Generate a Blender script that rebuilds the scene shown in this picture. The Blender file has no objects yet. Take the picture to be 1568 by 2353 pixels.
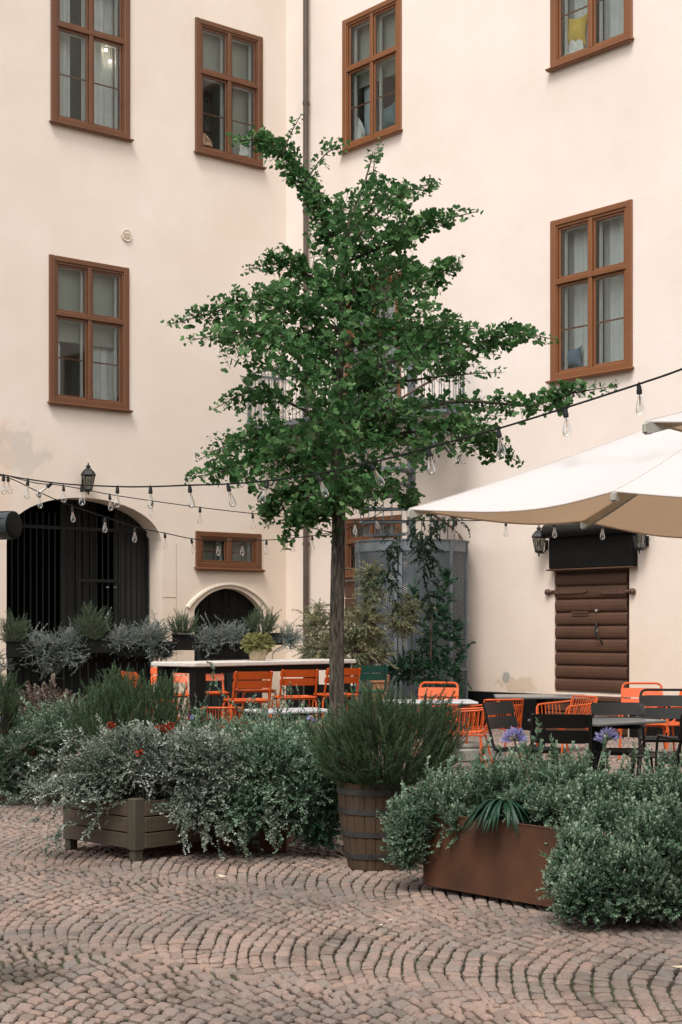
import bpy, math, random
import numpy as np
from mathutils import Vector, Matrix

random.seed(7)
rng = np.random.default_rng(7)
R = math.radians

# ------------------------------------------------------------------ camera, sky, sun, exposure
SC = bpy.context.scene
COL = SC.collection
F, CX, HY, CAMH = 3524.0, 784.0, 1450.0, 1.6          # focal length, centre column, horizon row in a 1568 px wide view
cam_data = bpy.data.cameras.new("camera")
cam = bpy.data.objects.new("camera", cam_data)
COL.objects.link(cam)
cam.location = (0, 0, CAMH)
cam.rotation_euler = (R(90), 0, 0)
cam_data.sensor_fit = 'HORIZONTAL'
cam_data.sensor_width = 36
cam_data.lens = 36 * F / 1568
cam_data.shift_y = (HY - 1176.5) / 1568
cam_data.clip_end = 500
SC.camera = cam

SUN_EL, SUN_AZ = 58, 200                               # azimuth measured clockwise from +Y
world = bpy.data.worlds.new("World")
SC.world = world
world.use_nodes = True
wn = world.node_tree
bg = wn.nodes["Background"]
sky = wn.nodes.new("ShaderNodeTexSky")
sky.sky_type = 'NISHITA'
sky.sun_disc = False
sky.sun_elevation = R(SUN_EL)
sky.sun_rotation = R(SUN_AZ)
sky.dust_density = 3.0
sky.air_density = 1.2
hsv = wn.nodes.new("ShaderNodeHueSaturation")
hsv.inputs["Saturation"].default_value = 0.12
wn.links.new(sky.outputs[0], hsv.inputs["Color"])
wn.links.new(hsv.outputs[0], bg.inputs[0])
bg.inputs[1].default_value = 0.135
sd = bpy.data.lights.new("sun", 'SUN')
sd.energy = 1.35
sd.angle = R(22)
sd.color = (1, 0.95, 0.88)
sun = bpy.data.objects.new("sun", sd)
COL.objects.link(sun)
az = R(SUN_AZ)
sdir = Vector((math.sin(az) * math.cos(R(SUN_EL)), math.cos(az) * math.cos(R(SUN_EL)), math.sin(R(SUN_EL))))
sun.rotation_euler = (-sdir).to_track_quat('-Z', 'Y').to_euler()
SC.view_settings.view_transform = 'Standard'
SC.view_settings.look = 'None'
SC.view_settings.exposure = 0.79
SC.view_settings.gamma = 1
SC.render.engine = 'CYCLES'
SC.cycles.max_bounces = 8
SC.cycles.transparent_max_bounces = 16

# ------------------------------------------------------------------ helpers
def P(x, y, Y):
    return Vector(((x - CX) / F * Y, Y, CAMH - (y - HY) / F * Y))
def px(n, Y):
    return n / F * Y

def new_mesh(name, V, faces_by_n, smooth=False):
    """V (n,3) array, faces_by_n list of index arrays (m,k)"""
    me = bpy.data.meshes.new(name)
    V = np.asarray(V, dtype=np.float32)
    me.vertices.add(len(V))
    me.vertices.foreach_set("co", V.ravel())
    loops = np.concatenate([f.ravel() for f in faces_by_n]).astype(np.int32)
    sizes = np.concatenate([np.full(len(f), f.shape[1], np.int32) for f in faces_by_n])
    starts = np.concatenate([[0], np.cumsum(sizes)[:-1]]).astype(np.int32)
    me.loops.add(len(loops))
    me.loops.foreach_set("vertex_index", loops)
    me.polygons.add(len(sizes))
    me.polygons.foreach_set("loop_start", starts)
    me.polygons.foreach_set("use_smooth", np.full(len(sizes), smooth, bool))
    me.update(calc_edges=True)
    me.validate()
    return me

def link(name, me, m, parent=None, loc=None, rotz=0):
    o = bpy.data.objects.new(name, me)
    COL.objects.link(o)
    if m is not None:
        me.materials.append(m)
    if parent is not None:
        o.parent = parent
    if loc is not None:
        o.location = loc
    if rotz:
        o.rotation_euler = (0, 0, rotz)
    return o

def tag(o, label=None, cat=None, group=None, kind=None):
    if label: o['label'] = label
    if cat: o['category'] = cat
    if group: o['group'] = group
    if kind: o['kind'] = kind
    return o

def thing(name, label, cat, loc=(0, 0, 0), rotz=0, group=None):
    o = bpy.data.objects.new(name, None)
    o.empty_display_size = 0.1
    COL.objects.link(o)
    o.location = loc
    o.rotation_euler = (0, 0, rotz)
    return tag(o, label, cat, group)

def copy_thing(root, loc, rotz, label):
    def cp(o, parent):
        c = o.copy()
        COL.objects.link(c)
        c.parent = parent
        for ch in o.children:
            cp(ch, c)
        return c
    r = cp(root, None)
    r.location = loc
    r.rotation_euler = (0, 0, rotz)
    r['label'] = label
    return r

class MB:
    def __init__(s, off=None):
        s.v = []; s.f = []; s.off = Vector(off) if off is not None else None
    def add(s, vs, fs):
        b = len(s.v)
        s.v += [tuple(v) for v in vs]
        s.f += [tuple(b + i for i in f) for f in fs]
    def box(s, x0, x1, y0, y1, z0, z1, M=None):
        vs = [Vector(p) for p in ((x0,y0,z0),(x1,y0,z0),(x1,y1,z0),(x0,y1,z0),(x0,y0,z1),(x1,y0,z1),(x1,y1,z1),(x0,y1,z1))]
        if M is not None: vs = [M @ v for v in vs]
        s.add(vs, [(0,3,2,1),(4,5,6,7),(0,1,5,4),(1,2,6,5),(2,3,7,6),(3,0,4,7)])
    def bbox(s, x0, x1, y0, y1, z0, z1, b=0.01, M=None):
        """box with chamfered vertical and horizontal edges"""
        vs = []
        for (z, i) in ((z0, b), (z0 + b, 0), (z1 - b, 0), (z1, b)):
            a0, a1, c0, c1 = x0 + i, x1 - i, y0 + i, y1 - i
            for (x, y) in ((a0+b,c0),(a1-b,c0),(a1,c0+b),(a1,c1-b),(a1-b,c1),(a0+b,c1),(a0,c1-b),(a0,c0+b)):
                vs.append(Vector((x, y, z)))
        if M is not None: vs = [M @ v for v in vs]
        fs = [tuple(range(7, -1, -1)), tuple(range(24, 32))]
        for r in range(3):
            for k in range(8):
                k2 = (k + 1) % 8
                fs.append((r*8+k, r*8+k2, r*8+8+k2, r*8+8+k))
        s.add(vs, fs)
    def tube(s, pts, r, n=8, closed=False, caps=True):
        pts = [Vector(p) for p in pts]
        rs = r if isinstance(r, (list, tuple)) else [r] * len(pts)
        up = Vector((0, 0, 1)); prev = None; vs = []; m = len(pts)
        for i, p in enumerate(pts):
            if closed: t = pts[(i+1) % m] - pts[i-1]
            else: t = pts[min(i+1, m-1)] - pts[max(i-1, 0)]
            if t.length < 1e-9: t = Vector((0,0,1))
            t.normalize()
            if prev is None:
                a = t.orthogonal().normalized()
            else:
                a = prev - t * prev.dot(t)
                a = a.normalized() if a.length > 1e-6 else t.orthogonal().normalized()
            prev = a; b = t.cross(a)
            for k in range(n):
                an = 2 * math.pi * k / n
                vs.append(p + (a * math.cos(an) + b * math.sin(an)) * rs[i])
        fs = []
        for i in range(m if closed else m - 1):
            j = (i + 1) % m
            for k in range(n):
                k2 = (k + 1) % n
                fs.append((i*n+k, i*n+k2, j*n+k2, j*n+k))
        if caps and not closed:
            fs.append(tuple(range(n - 1, -1, -1)))
            fs.append(tuple((m-1)*n + k for k in range(n)))
        s.add(vs, fs)
    def lathe(s, prof, n=24, c=(0, 0, 0), a0=0, a1=2*math.pi):
        full = abs(a1 - a0 - 2*math.pi) < 1e-6
        cnt = n if full else n + 1
        vs = []
        for (r, z) in prof:
            for k in range(cnt):
                a = a0 + (a1 - a0) * k / n
                vs.append((c[0] + r*math.cos(a), c[1] + r*math.sin(a), c[2] + z))
        fs = []
        for i in range(len(prof) - 1):
            for k in range(n):
                k2 = (k + 1) % cnt
                fs.append((i*cnt+k, i*cnt+k2, (i+1)*cnt+k2, (i+1)*cnt+k))
        s.add(vs, fs)
    def quad(s, a, b, c, d): s.add([a, b, c, d], [(0, 1, 2, 3)])
    def build(s, name, m, parent=None, smooth=False, world=False, loc=None, rotz=0):
        me = bpy.data.meshes.new(name)
        vs = s.v
        if world and parent is not None:
            inv = (Matrix.Translation(parent.location) @ parent.rotation_euler.to_matrix().to_4x4()).inverted()
            vs = [tuple(inv @ Vector(v)) for v in vs]
        me.from_pydata(vs, [], s.f)
        me.validate(); me.update()
        if smooth:
            me.polygons.foreach_set("use_smooth", [True] * len(me.polygons))
            try: me.set_sharp_from_angle(angle=R(40))
            except Exception: pass
        return link(name, me, m, parent, loc, rotz)

def catmull(pts, n=6):
    pts = [Vector(p) for p in pts]
    q = [pts[0]*2 - pts[1]] + pts + [pts[-1]*2 - pts[-2]]
    out = []
    for i in range(1, len(q) - 2):
        for k in range(n):
            t = k / n
            p0, p1, p2, p3 = q[i-1], q[i], q[i+1], q[i+2]
            out.append(0.5*((2*p1)+(p2-p0)*t+(2*p0-5*p1+4*p2-p3)*t*t+(3*p1-p0-3*p2+p3)*t**3))
    out.append(pts[-1])
    return out

def fillet(pts, r=0.05, n=4):
    """round the corners of a polyline"""
    pts = [Vector(p) for p in pts]; out = [pts[0]]
    for i in range(1, len(pts) - 1):
        a, b, c = pts[i-1], pts[i], pts[i+1]
        ra = min(r, (a-b).length*0.45, (c-b).length*0.45)
        s = b + (a-b).normalized()*ra; e = b + (c-b).normalized()*ra
        for k in range(n + 1):
            t = k / n
            out.append(s*(1-t)**2 + b*2*t*(1-t) + e*t*t)
    out.append(pts[-1])
    return out

# ------------------------------------------------------------------ materials
def nt(name):
    m = bpy.data.materials.new(name)
    m.use_nodes = True
    t = m.node_tree
    return m, t, t.nodes, t.links, t.nodes["Principled BSDF"]

def ramp(n, stops):
    r = n.new("ShaderNodeValToRGB")
    e = r.color_ramp.elements
    while len(e) < len(stops): e.new(0.5)
    for i, (p, c) in enumerate(stops):
        e[i].position = p
        e[i].color = (*c, 1) if len(c) == 3 else c
    return r

def simple(name, c, rough=0.6, metal=0.0, var=0.12, scale=8.0, bump=0.0, bscale=60.0, spec=0.5, coords='Object'):
    m, t, n, l, b = nt(name)
    tc = n.new("ShaderNodeTexCoord")
    nz = n.new("ShaderNodeTexNoise"); nz.inputs["Scale"].default_value = scale; nz.inputs["Detail"].default_value = 6
    l.new(tc.outputs[coords], nz.inputs["Vector"])
    lo = tuple(v * (1 - var) for v in c); hi = tuple(min(1, v * (1 + var)) for v in c)
    r = ramp(n, [(0.3, lo), (0.7, hi)])
    l.new(nz.outputs["Fac"], r.inputs[0]); l.new(r.outputs[0], b.inputs["Base Color"])
    b.inputs["Roughness"].default_value = rough; b.inputs["Metallic"].default_value = metal
    b.inputs["Specular IOR Level"].default_value = spec
    if bump:
        nb = n.new("ShaderNodeTexNoise"); nb.inputs["Scale"].default_value = bscale; nb.inputs["Detail"].default_value = 4
        l.new(tc.outputs[coords], nb.inputs["Vector"])
        bp = n.new("ShaderNodeBump"); bp.inputs["Strength"].default_value = bump; bp.inputs["Distance"].default_value = 0.01
        l.new(nb.outputs["Fac"], bp.inputs["Height"]); l.new(bp.outputs[0], b.inputs["Normal"])
    return m

def plaster(name, base, stains=()):
    """cream render; stains = [(centre xyz local, radius, colour, strength)]"""
    m, t, n, l, b = nt(name)
    tc = n.new("ShaderNodeTexCoord")
    n1 = n.new("ShaderNodeTexNoise"); n1.inputs["Scale"].default_value = 0.45; n1.inputs["Detail"].default_value = 5; n1.inputs["Roughness"].default_value = 0.6
    l.new(tc.outputs["Object"], n1.inputs["Vector"])
    r1 = ramp(n, [(0.3, tuple(v*f for v, f in zip(base, (0.94, 0.905, 0.86)))), (0.7, tuple(min(1, v*1.04) for v in base))])
    l.new(n1.outputs["Fac"], r1.inputs[0])
    # vertical rain streaks
    mp = n.new("ShaderNodeMapping"); mp.inputs["Scale"].default_value = (1.6, 1.6, 0.35)
    l.new(tc.outputs["Object"], mp.inputs[0])
    n2 = n.new("ShaderNodeTexNoise"); n2.inputs["Scale"].default_value = 1.3; n2.inputs["Detail"].default_value = 8
    l.new(mp.outputs[0], n2.inputs["Vector"])
    r2 = ramp(n, [(0.25, (0.985, 0.982, 0.978)), (0.6, (1, 1, 1))])
    l.new(n2.outputs["Fac"], r2.inputs[0])
    mx = n.new("ShaderNodeMix"); mx.data_type = 'RGBA'; mx.blend_type = 'MULTIPLY'; mx.inputs[0].default_value = 1
    l.new(r1.outputs[0], mx.inputs[6]); l.new(r2.outputs[0], mx.inputs[7])
    # fine speckle of the render coat
    n5 = n.new("ShaderNodeTexNoise"); n5.inputs["Scale"].default_value = 28; n5.inputs["Detail"].default_value = 8; n5.inputs["Roughness"].default_value = 0.75
    l.new(tc.outputs["Object"], n5.inputs["Vector"])
    r5 = ramp(n, [(0.3, (0.975, 0.972, 0.968)), (0.6, (1, 1, 1))])
    l.new(n5.outputs["Fac"], r5.inputs[0])
    m5 = n.new("ShaderNodeMix"); m5.data_type = 'RGBA'; m5.blend_type = 'MULTIPLY'; m5.inputs[0].default_value = 1
    l.new(mx.outputs[2], m5.inputs[6]); l.new(r5.outputs[0], m5.inputs[7])
    # weaker sky and warm bounce low on the wall, painted as a tan tint
    sx = n.new("ShaderNodeSeparateXYZ"); l.new(tc.outputs["Object"], sx.inputs[0])
    n4 = n.new("ShaderNodeTexNoise"); n4.inputs["Scale"].default_value = 1.1; n4.inputs["Detail"].default_value = 6
    l.new(tc.outputs["Object"], n4.inputs["Vector"])
    ad = n.new("ShaderNodeMath"); ad.operation = 'MULTIPLY_ADD'; ad.inputs[1].default_value = 2.5
    l.new(n4.outputs["Fac"], ad.inputs[0]); l.new(sx.outputs[2], ad.inputs[2])
    mr = n.new("ShaderNodeMapRange"); mr.inputs["From Min"].default_value = 1.6; mr.inputs["From Max"].default_value = 6.5
    mr.inputs["To Min"].default_value = 0.8; mr.inputs["To Max"].default_value = 0.0
    l.new(ad.outputs[0], mr.inputs["Value"])
    m4 = n.new("ShaderNodeMix"); m4.data_type = 'RGBA'; m4.blend_type = 'MULTIPLY'
    m4.inputs[7].default_value = (0.95, 0.87, 0.77, 1)
    l.new(mr.outputs[0], m4.inputs[0]); l.new(m5.outputs[2], m4.inputs[6])
    cur = m4.outputs[2]
    for (c, rad, colr, st, sc) in stains:
        vm = n.new("ShaderNodeVectorMath"); vm.operation = 'SUBTRACT'; vm.inputs[1].default_value = c
        l.new(tc.outputs["Object"], vm.inputs[0])
        vs = n.new("ShaderNodeVectorMath"); vs.operation = 'DIVIDE'; vs.inputs[1].default_value = rad
        l.new(vm.outputs[0], vs.inputs[0])
        ln = n.new("ShaderNodeVectorMath"); ln.operation = 'LENGTH'; l.new(vs.outputs[0], ln.inputs[0])
        nn = n.new("ShaderNodeTexNoise"); nn.inputs["Scale"].default_value = sc; nn.inputs["Detail"].default_value = 7; nn.inputs["Roughness"].default_value = 0.62
        l.new(tc.outputs["Object"], nn.inputs["Vector"])
        mm = n.new("ShaderNodeMath"); mm.operation = 'MULTIPLY_ADD'; mm.inputs[1].default_value = -2.6; mm.inputs[2].default_value = 2.0
        l.new(nn.outputs["Fac"], mm.inputs[0])
        sb = n.new("ShaderNodeMath"); sb.operation = 'SUBTRACT'
        l.new(mm.outputs[0], sb.inputs[0]); l.new(ln.outputs[1], sb.inputs[1])
        rr = ramp(n, [(0.0, (0, 0, 0)), (0.22, (1, 1, 1))]); l.new(sb.outputs[0], rr.inputs[0])
        fm = n.new("ShaderNodeMath"); fm.operation = 'MULTIPLY'; fm.inputs[1].default_value = st
        l.new(rr.outputs[0], fm.inputs[0])
        m3 = n.new("ShaderNodeMix"); m3.data_type = 'RGBA'; m3.inputs[7].default_value = (*colr, 1)
        l.new(fm.outputs[0], m3.inputs[0]); l.new(cur, m3.inputs[6])
        cur = m3.outputs[2]
    l.new(cur, b.inputs["Base Color"])
    b.inputs["Roughness"].default_value = 0.95; b.inputs["Specular IOR Level"].default_value = 0.2
    n3 = n.new("ShaderNodeTexNoise"); n3.inputs["Scale"].default_value = 14; n3.inputs["Detail"].default_value = 8
    l.new(tc.outputs["Object"], n3.inputs["Vector"])
    bp = n.new("ShaderNodeBump"); bp.inputs["Strength"].default_value = 0.16; bp.inputs["Distance"].default_value = 0.010
    l.new(n3.outputs["Fac"], bp.inputs["Height"])
    n6 = n.new("ShaderNodeTexNoise"); n6.inputs["Scale"].default_value = 1.2; n6.inputs["Detail"].default_value = 3
    l.new(tc.outputs["Object"], n6.inputs["Vector"])
    b6 = n.new("ShaderNodeBump"); b6.inputs["Strength"].default_value = 0.16; b6.inputs["Distance"].default_value = 0.08
    l.new(n6.outputs["Fac"], b6.inputs["Height"]); l.new(bp.outputs[0], b6.inputs["Normal"])
    l.new(b6.outputs[0], b.inputs["Normal"])
    return m

def wood(name, c, stretch=(1, 1, 12), rough=0.7, var=0.3, bump=0.3):
    m, t, n, l, b = nt(name)
    tc = n.new("ShaderNodeTexCoord")
    mp = n.new("ShaderNodeMapping"); mp.inputs["Scale"].default_value = stretch
    l.new(tc.outputs["Object"], mp.inputs[0])
    nz = n.new("ShaderNodeTexNoise"); nz.inputs["Scale"].default_value = 4; nz.inputs["Detail"].default_value = 9; nz.inputs["Roughness"].default_value = 0.65
    l.new(mp.outputs[0], nz.inputs["Vector"])
    n2 = n.new("ShaderNodeTexNoise"); n2.inputs["Scale"].default_value = 1.6; n2.inputs["Detail"].default_value = 3
    l.new(tc.outputs["Object"], n2.inputs["Vector"])
    r = ramp(n, [(0.28, tuple(v*(1-var) for v in c)), (0.72, tuple(min(1, v*(1+var)) for v in c))])
    mxf = n.new("ShaderNodeMath"); mxf.operation = 'MULTIPLY_ADD'; mxf.inputs[1].default_value = 0.5
    hf = n.new("ShaderNodeMath"); hf.operation = 'MULTIPLY'; hf.inputs[1].default_value = 0.5
    l.new(n2.outputs["Fac"], hf.inputs[0]); l.new(nz.outputs["Fac"], mxf.inputs[0]); l.new(hf.outputs[0], mxf.inputs[2])
    l.new(mxf.outputs[0], r.inputs[0]); l.new(r.outputs[0], b.inputs["Base Color"])
    b.inputs["Roughness"].default_value = rough
    bp = n.new("ShaderNodeBump"); bp.inputs["Strength"].default_value = bump; bp.inputs["Distance"].default_value = 0.006
    l.new(nz.outputs["Fac"], bp.inputs["Height"]); l.new(bp.outputs[0], b.inputs["Normal"])
    return m

def foliage_mat(name, cols, rough=0.55, trans=0.25, patch=0.0, patch_col=(0.1, 0.1, 0.05), tip=0.0):
    """every leaf takes a tone of its own from cols; large soft clumps shift the tone"""
    m, t, n, l, b = nt(name)
    g = n.new("ShaderNodeNewGeometry")
    tc = n.new("ShaderNodeTexCoord")
    nz = n.new("ShaderNodeTexNoise"); nz.inputs["Scale"].default_value = 3.2; nz.inputs["Detail"].default_value = 3
    l.new(tc.outputs["Object"], nz.inputs["Vector"])
    a = n.new("ShaderNodeMath"); a.operation = 'MULTIPLY_ADD'; a.inputs[1].default_value = 0.62
    h = n.new("ShaderNodeMath"); h.operation = 'MULTIPLY_ADD'; h.inputs[1].default_value = 0.9; h.inputs[2].default_value = -0.27
    l.new(nz.outputs["Fac"], h.inputs[0])
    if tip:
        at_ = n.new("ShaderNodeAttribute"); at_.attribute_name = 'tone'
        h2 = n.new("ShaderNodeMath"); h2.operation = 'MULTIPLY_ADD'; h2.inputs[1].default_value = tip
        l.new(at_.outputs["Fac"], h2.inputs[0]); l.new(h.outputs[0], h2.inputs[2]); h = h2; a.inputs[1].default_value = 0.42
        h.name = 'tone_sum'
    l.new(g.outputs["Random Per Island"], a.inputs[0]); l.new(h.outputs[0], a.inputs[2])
    k = len(cols)
    r = ramp(n, [(i/(k-1), c) for i, c in enumerate(cols)])
    l.new(a.outputs[0], r.inputs[0])
    cur = r.outputs[0]
    if patch:
        n2 = n.new("ShaderNodeTexNoise"); n2.inputs["Scale"].default_value = 2.1; n2.inputs["Detail"].default_value = 2
        mp = n.new("ShaderNodeMapping"); mp.inputs["Location"].default_value = (3.1, 1.7, 5.2)
        l.new(tc.outputs["Object"], mp.inputs[0]); l.new(mp.outputs[0], n2.inputs["Vector"])
        rr = ramp(n, [(0.5, (0, 0, 0)), (0.62, (patch, patch, patch))]); l.new(n2.outputs["Fac"], rr.inputs[0])
        mx = n.new("ShaderNodeMix"); mx.data_type = 'RGBA'; mx.inputs[7].default_value = (*patch_col, 1)
        l.new(rr.outputs[0], mx.inputs[0]); l.new(cur, mx.inputs[6]); cur = mx.outputs[2]
    l.new(cur, b.inputs["Base Color"])
    b.inputs["Roughness"].default_value = rough
    b.inputs["Specular IOR Level"].default_value = 0.16
    tr = n.new("ShaderNodeBsdfTranslucent"); l.new(cur, tr.inputs[0])
    ms = n.new("ShaderNodeMixShader"); ms.inputs[0].default_value = trans
    l.new(b.outputs[0], ms.inputs[1]); l.new(tr.outputs[0], ms.inputs[2])
    l.new(ms.outputs[0], n["Material Output"].inputs[0])
    return m

def glass_mat(name, tint=(0.9, 0.95, 0.93), gloss=0.12, rough=0.02):
    m, t, n, l, b = nt(name)
    n.remove(b)
    tr = n.new("ShaderNodeBsdfTransparent"); tr.inputs[0].default_value = (*tint, 1)
    gl = n.new("ShaderNodeBsdfGlossy"); gl.inputs["Roughness"].default_value = rough
    lw = n.new("ShaderNodeLayerWeight"); lw.inputs[0].default_value = 0.22
    mr = n.new("ShaderNodeMapRange"); mr.inputs["To Min"].default_value = gloss; mr.inputs["To Max"].default_value = 0.85
    l.new(lw.outputs["Fresnel"], mr.inputs["Value"])
    ms = n.new("ShaderNodeMixShader")
    l.new(mr.outputs[0], ms.inputs[0]); l.new(tr.outputs[0], ms.inputs[1]); l.new(gl.outputs[0], ms.inputs[2])
    l.new(ms.outputs[0], n["Material Output"].inputs[0])
    return m

def lit_mat(name, c, s):
    m, t, n, l, b = nt(name)
    b.inputs["Emission Color"].default_value = (*c, 1); b.inputs["Emission Strength"].default_value = s
    b.inputs["Base Color"].default_value = (*c, 1)
    return m

def mesh_metal(name, c):
    """expanded steel mesh: diamond holes cut by a procedural lattice"""
    m, t, n, l, b = nt(name)
    tc = n.new("ShaderNodeTexCoord")
    sx = n.new("ShaderNodeSeparateXYZ"); l.new(tc.outputs["UV"], sx.inputs[0])
    def diag(sign):
        a = n.new("ShaderNodeMath"); a.operation = 'MULTIPLY_ADD'; a.inputs[1].default_value = sign * 2.0
        l.new(sx.outputs[1], a.inputs[0]); l.new(sx.outputs[0], a.inputs[2])
        s = n.new("ShaderNodeMath"); s.operation = 'MULTIPLY'; s.inputs[1].default_value = 15.0
        l.new(a.outputs[0], s.inputs[0])
        f = n.new("ShaderNodeMath"); f.operation = 'PINGPONG'; f.inputs[1].default_value = 0.5
        l.new(s.outputs[0], f.inputs[0])
        return f
    mn = n.new("ShaderNodeMath"); mn.operation = 'MINIMUM'
    l.new(diag(1).outputs[0], mn.inputs[0]); l.new(diag(-1).outputs[0], mn.inputs[1])
    gt = n.new("ShaderNodeMath"); gt.operation = 'GREATER_THAN'; gt.inputs[1].default_value = 0.27
    l.new(mn.outputs[0], gt.inputs[0])
    nz = n.new("ShaderNodeTexNoise"); nz.inputs["Scale"].default_value = 2.5; nz.inputs["Detail"].default_value = 6
    l.new(tc.outputs["Object"], nz.inputs["Vector"])
    r = ramp(n, [(0.3, tuple(v*0.75 for v in c)), (0.7, tuple(v*1.2 for v in c))])
    l.new(nz.outputs["Fac"], r.inputs[0]); l.new(r.outputs[0], b.inputs["Base Color"])
    b.inputs["Roughness"].default_value = 0.55; b.inputs["Metallic"].default_value = 0.3
    tr = n.new("ShaderNodeBsdfTransparent")
    ms = n.new("ShaderNodeMixShader")
    l.new(gt.outputs[0], ms.inputs[0]); l.new(b.outputs[0], ms.inputs[1]); l.new(tr.outputs[0], ms.inputs[2])
    l.new(ms.outputs[0], n["Material Output"].inputs[0])
    return m

def to_px_stain(frame, x, y, rad): pass

M = {}
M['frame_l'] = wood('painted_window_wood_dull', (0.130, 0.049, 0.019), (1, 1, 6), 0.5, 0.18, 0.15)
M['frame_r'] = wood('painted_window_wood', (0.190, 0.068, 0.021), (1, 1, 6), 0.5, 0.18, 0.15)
M['white'] = simple('white_paint', (0.72, 0.72, 0.68), 0.5, var=0.05)
M['pane'] = glass_mat('window_glass', (0.90, 0.94, 0.92), 0.045, 0.01)
M['blind'] = simple('grey_green_blind', (0.30, 0.32, 0.27), 0.9, var=0.06, scale=3)
M['curtain'] = simple('pale_curtain', (0.62, 0.64, 0.62), 0.9, var=0.06)
M['curtain_blue'] = simple('blue_grey_curtain', (0.42, 0.50, 0.54), 0.9, var=0.08)
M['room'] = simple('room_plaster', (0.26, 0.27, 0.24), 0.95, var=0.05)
M['roomdark'] = simple('dark_furniture', (0.05, 0.05, 0.05), 0.7)
M['black'] = simple('black_paint', (0.0055, 0.0055, 0.0052), 0.6, var=0.25, scale=5, spec=0.15)
M['lampblack'] = simple('lamp_black_iron', (0.008, 0.011, 0.0105), 0.45, var=0.2, spec=0.3)
M['cable'] = simple('black_cable_rubber', (0.007, 0.007, 0.007), 0.6, spec=0.25)
M['gatewood'] = wood('dark_grey_gate_boards', (0.036, 0.036, 0.030), (8, 8, 0.7), 0.7, 0.3)
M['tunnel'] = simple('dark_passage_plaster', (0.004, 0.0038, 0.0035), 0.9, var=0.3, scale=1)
M['pipe'] = simple('brown_painted_pipe', (0.085, 0.058, 0.045), 0.45, var=0.2, scale=3)
M['door'] = wood('brown_door_boards', (0.080, 0.035, 0.018), (0.8, 1, 9), 0.65, 0.28, 0.3)
M['iron'] = simple('rusty_brown_iron', (0.09, 0.045, 0.028), 0.7, var=0.3, scale=20)
M['plinth'] = simple('black_plinth_paint', (0.006, 0.006, 0.006), 0.8, var=0.3, spec=0.15)
M['galv'] = simple('galvanised_steel', (0.135, 0.155, 0.168), 0.5, 0.35, var=0.22, scale=6)
M['galv_mesh'] = mesh_metal('galvanised_mesh', (0.080, 0.094, 0.102))
M['orange'] = simple('orange_powder_coat', (0.58, 0.088, 0.009), 0.42, var=0.06, scale=4)
M['dark'] = simple('dark_olive_powder_coat', (0.0095, 0.0095, 0.008), 0.5, var=0.1, scale=4, spec=0.3)
M['green'] = simple('dark_green_powder_coat', (0.012, 0.085, 0.06), 0.5, var=0.1)
M['stone_top'] = simple('white_terrazzo_top', (0.58, 0.54, 0.50), 0.45, var=0.12, scale=30)
M['pale_top'] = simple('pale_grey_tabletop', (0.50, 0.50, 0.52), 0.35, var=0.08, scale=10)
M['grey_top'] = simple('dark_grey_tabletop', (0.15, 0.15, 0.145), 0.3, var=0.15, scale=8)
M['concrete'] = simple('grey_concrete', (0.26, 0.25, 0.22), 0.85, var=0.15, bump=0.3)
def canvas_mat():
    m, t, n, l, b = nt('cream_parasol_canvas')
    b.inputs["Base Color"].default_value = (0.69, 0.655, 0.64, 1); b.inputs["Roughness"].default_value = 0.95; b.inputs["Specular IOR Level"].default_value = 0.1
    tr = n.new("ShaderNodeBsdfTranslucent"); tr.inputs[0].default_value = (0.78, 0.50, 0.30, 1)  # tan transmission tint stands in for warm light bounced onto the underside
    ms = n.new("ShaderNodeMixShader"); ms.inputs[0].default_value = 0.28
    tc = n.new("ShaderNodeTexCoord"); nz = n.new("ShaderNodeTexNoise"); nz.inputs["Scale"].default_value = 3; nz.inputs["Detail"].default_value = 4
    l.new(tc.outputs["Object"], nz.inputs["Vector"]); bp = n.new("ShaderNodeBump"); bp.inputs["Strength"].default_value = 0.25; bp.inputs["Distance"].default_value = 0.05
    l.new(nz.outputs["Fac"], bp.inputs["Height"]); l.new(bp.outputs[0], b.inputs["Normal"])
    l.new(b.outputs[0], ms.inputs[1]); l.new(tr.outputs[0], ms.inputs[2]); l.new(ms.outputs[0], n["Material Output"].inputs[0])
    return m
M['canvas'] = canvas_mat()
M['alu'] = simple('grey_aluminium_profile', (0.45, 0.43, 0.38), 0.4, 0.4, var=0.1)
M['corten'] = simple('rusted_steel', (0.082, 0.030, 0.011), 0.8, 0.1, var=0.38, scale=3.2, bump=0.3, bscale=140)
M['crate'] = wood('weathered_brown_boards', (0.088, 0.062, 0.040), (1.2, 1.2, 14), 0.85, 0.38, 0.5)
M['cratepost'] = wood('weathered_posts', (0.070, 0.060, 0.040), (14, 14, 1.2), 0.85, 0.35, 0.5)
M['stave'] = wood('barrel_staves', (0.074, 0.044, 0.024), (14, 14, 1.0), 0.8, 0.4, 0.5)
M['hoop'] = simple('dull_steel_hoop', (0.065, 0.062, 0.060), 0.6, 0.5, var=0.3, scale=14)
M['soil'] = simple('dark_potting_soil', (0.022, 0.016, 0.011), 1.0, var=0.4, scale=40, bump=0.6)
M['terracotta'] = simple('terracotta', (0.34, 0.15, 0.08), 0.85, var=0.2)
M['claypot'] = simple('beige_clay_pot', (0.42, 0.33, 0.22), 0.85, var=0.15)
M['bulbglass'] = glass_mat('clear_bulb_glass', (0.97, 0.98, 0.97), 0.10, 0.01)
M['filament'] = simple('copper_filament', (0.55, 0.28, 0.10), 0.4, 0.6)
M['lampglass'] = glass_mat('lantern_glass', (0.55, 0.57, 0.52), 0.16, 0.12)
M['speaker'] = simple('dark_speaker_plastic', (0.030, 0.035, 0.040), 0.5)
M['bark'] = None
M['stem'] = simple('grey_green_stem', (0.12, 0.12, 0.085), 0.8)
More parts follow.
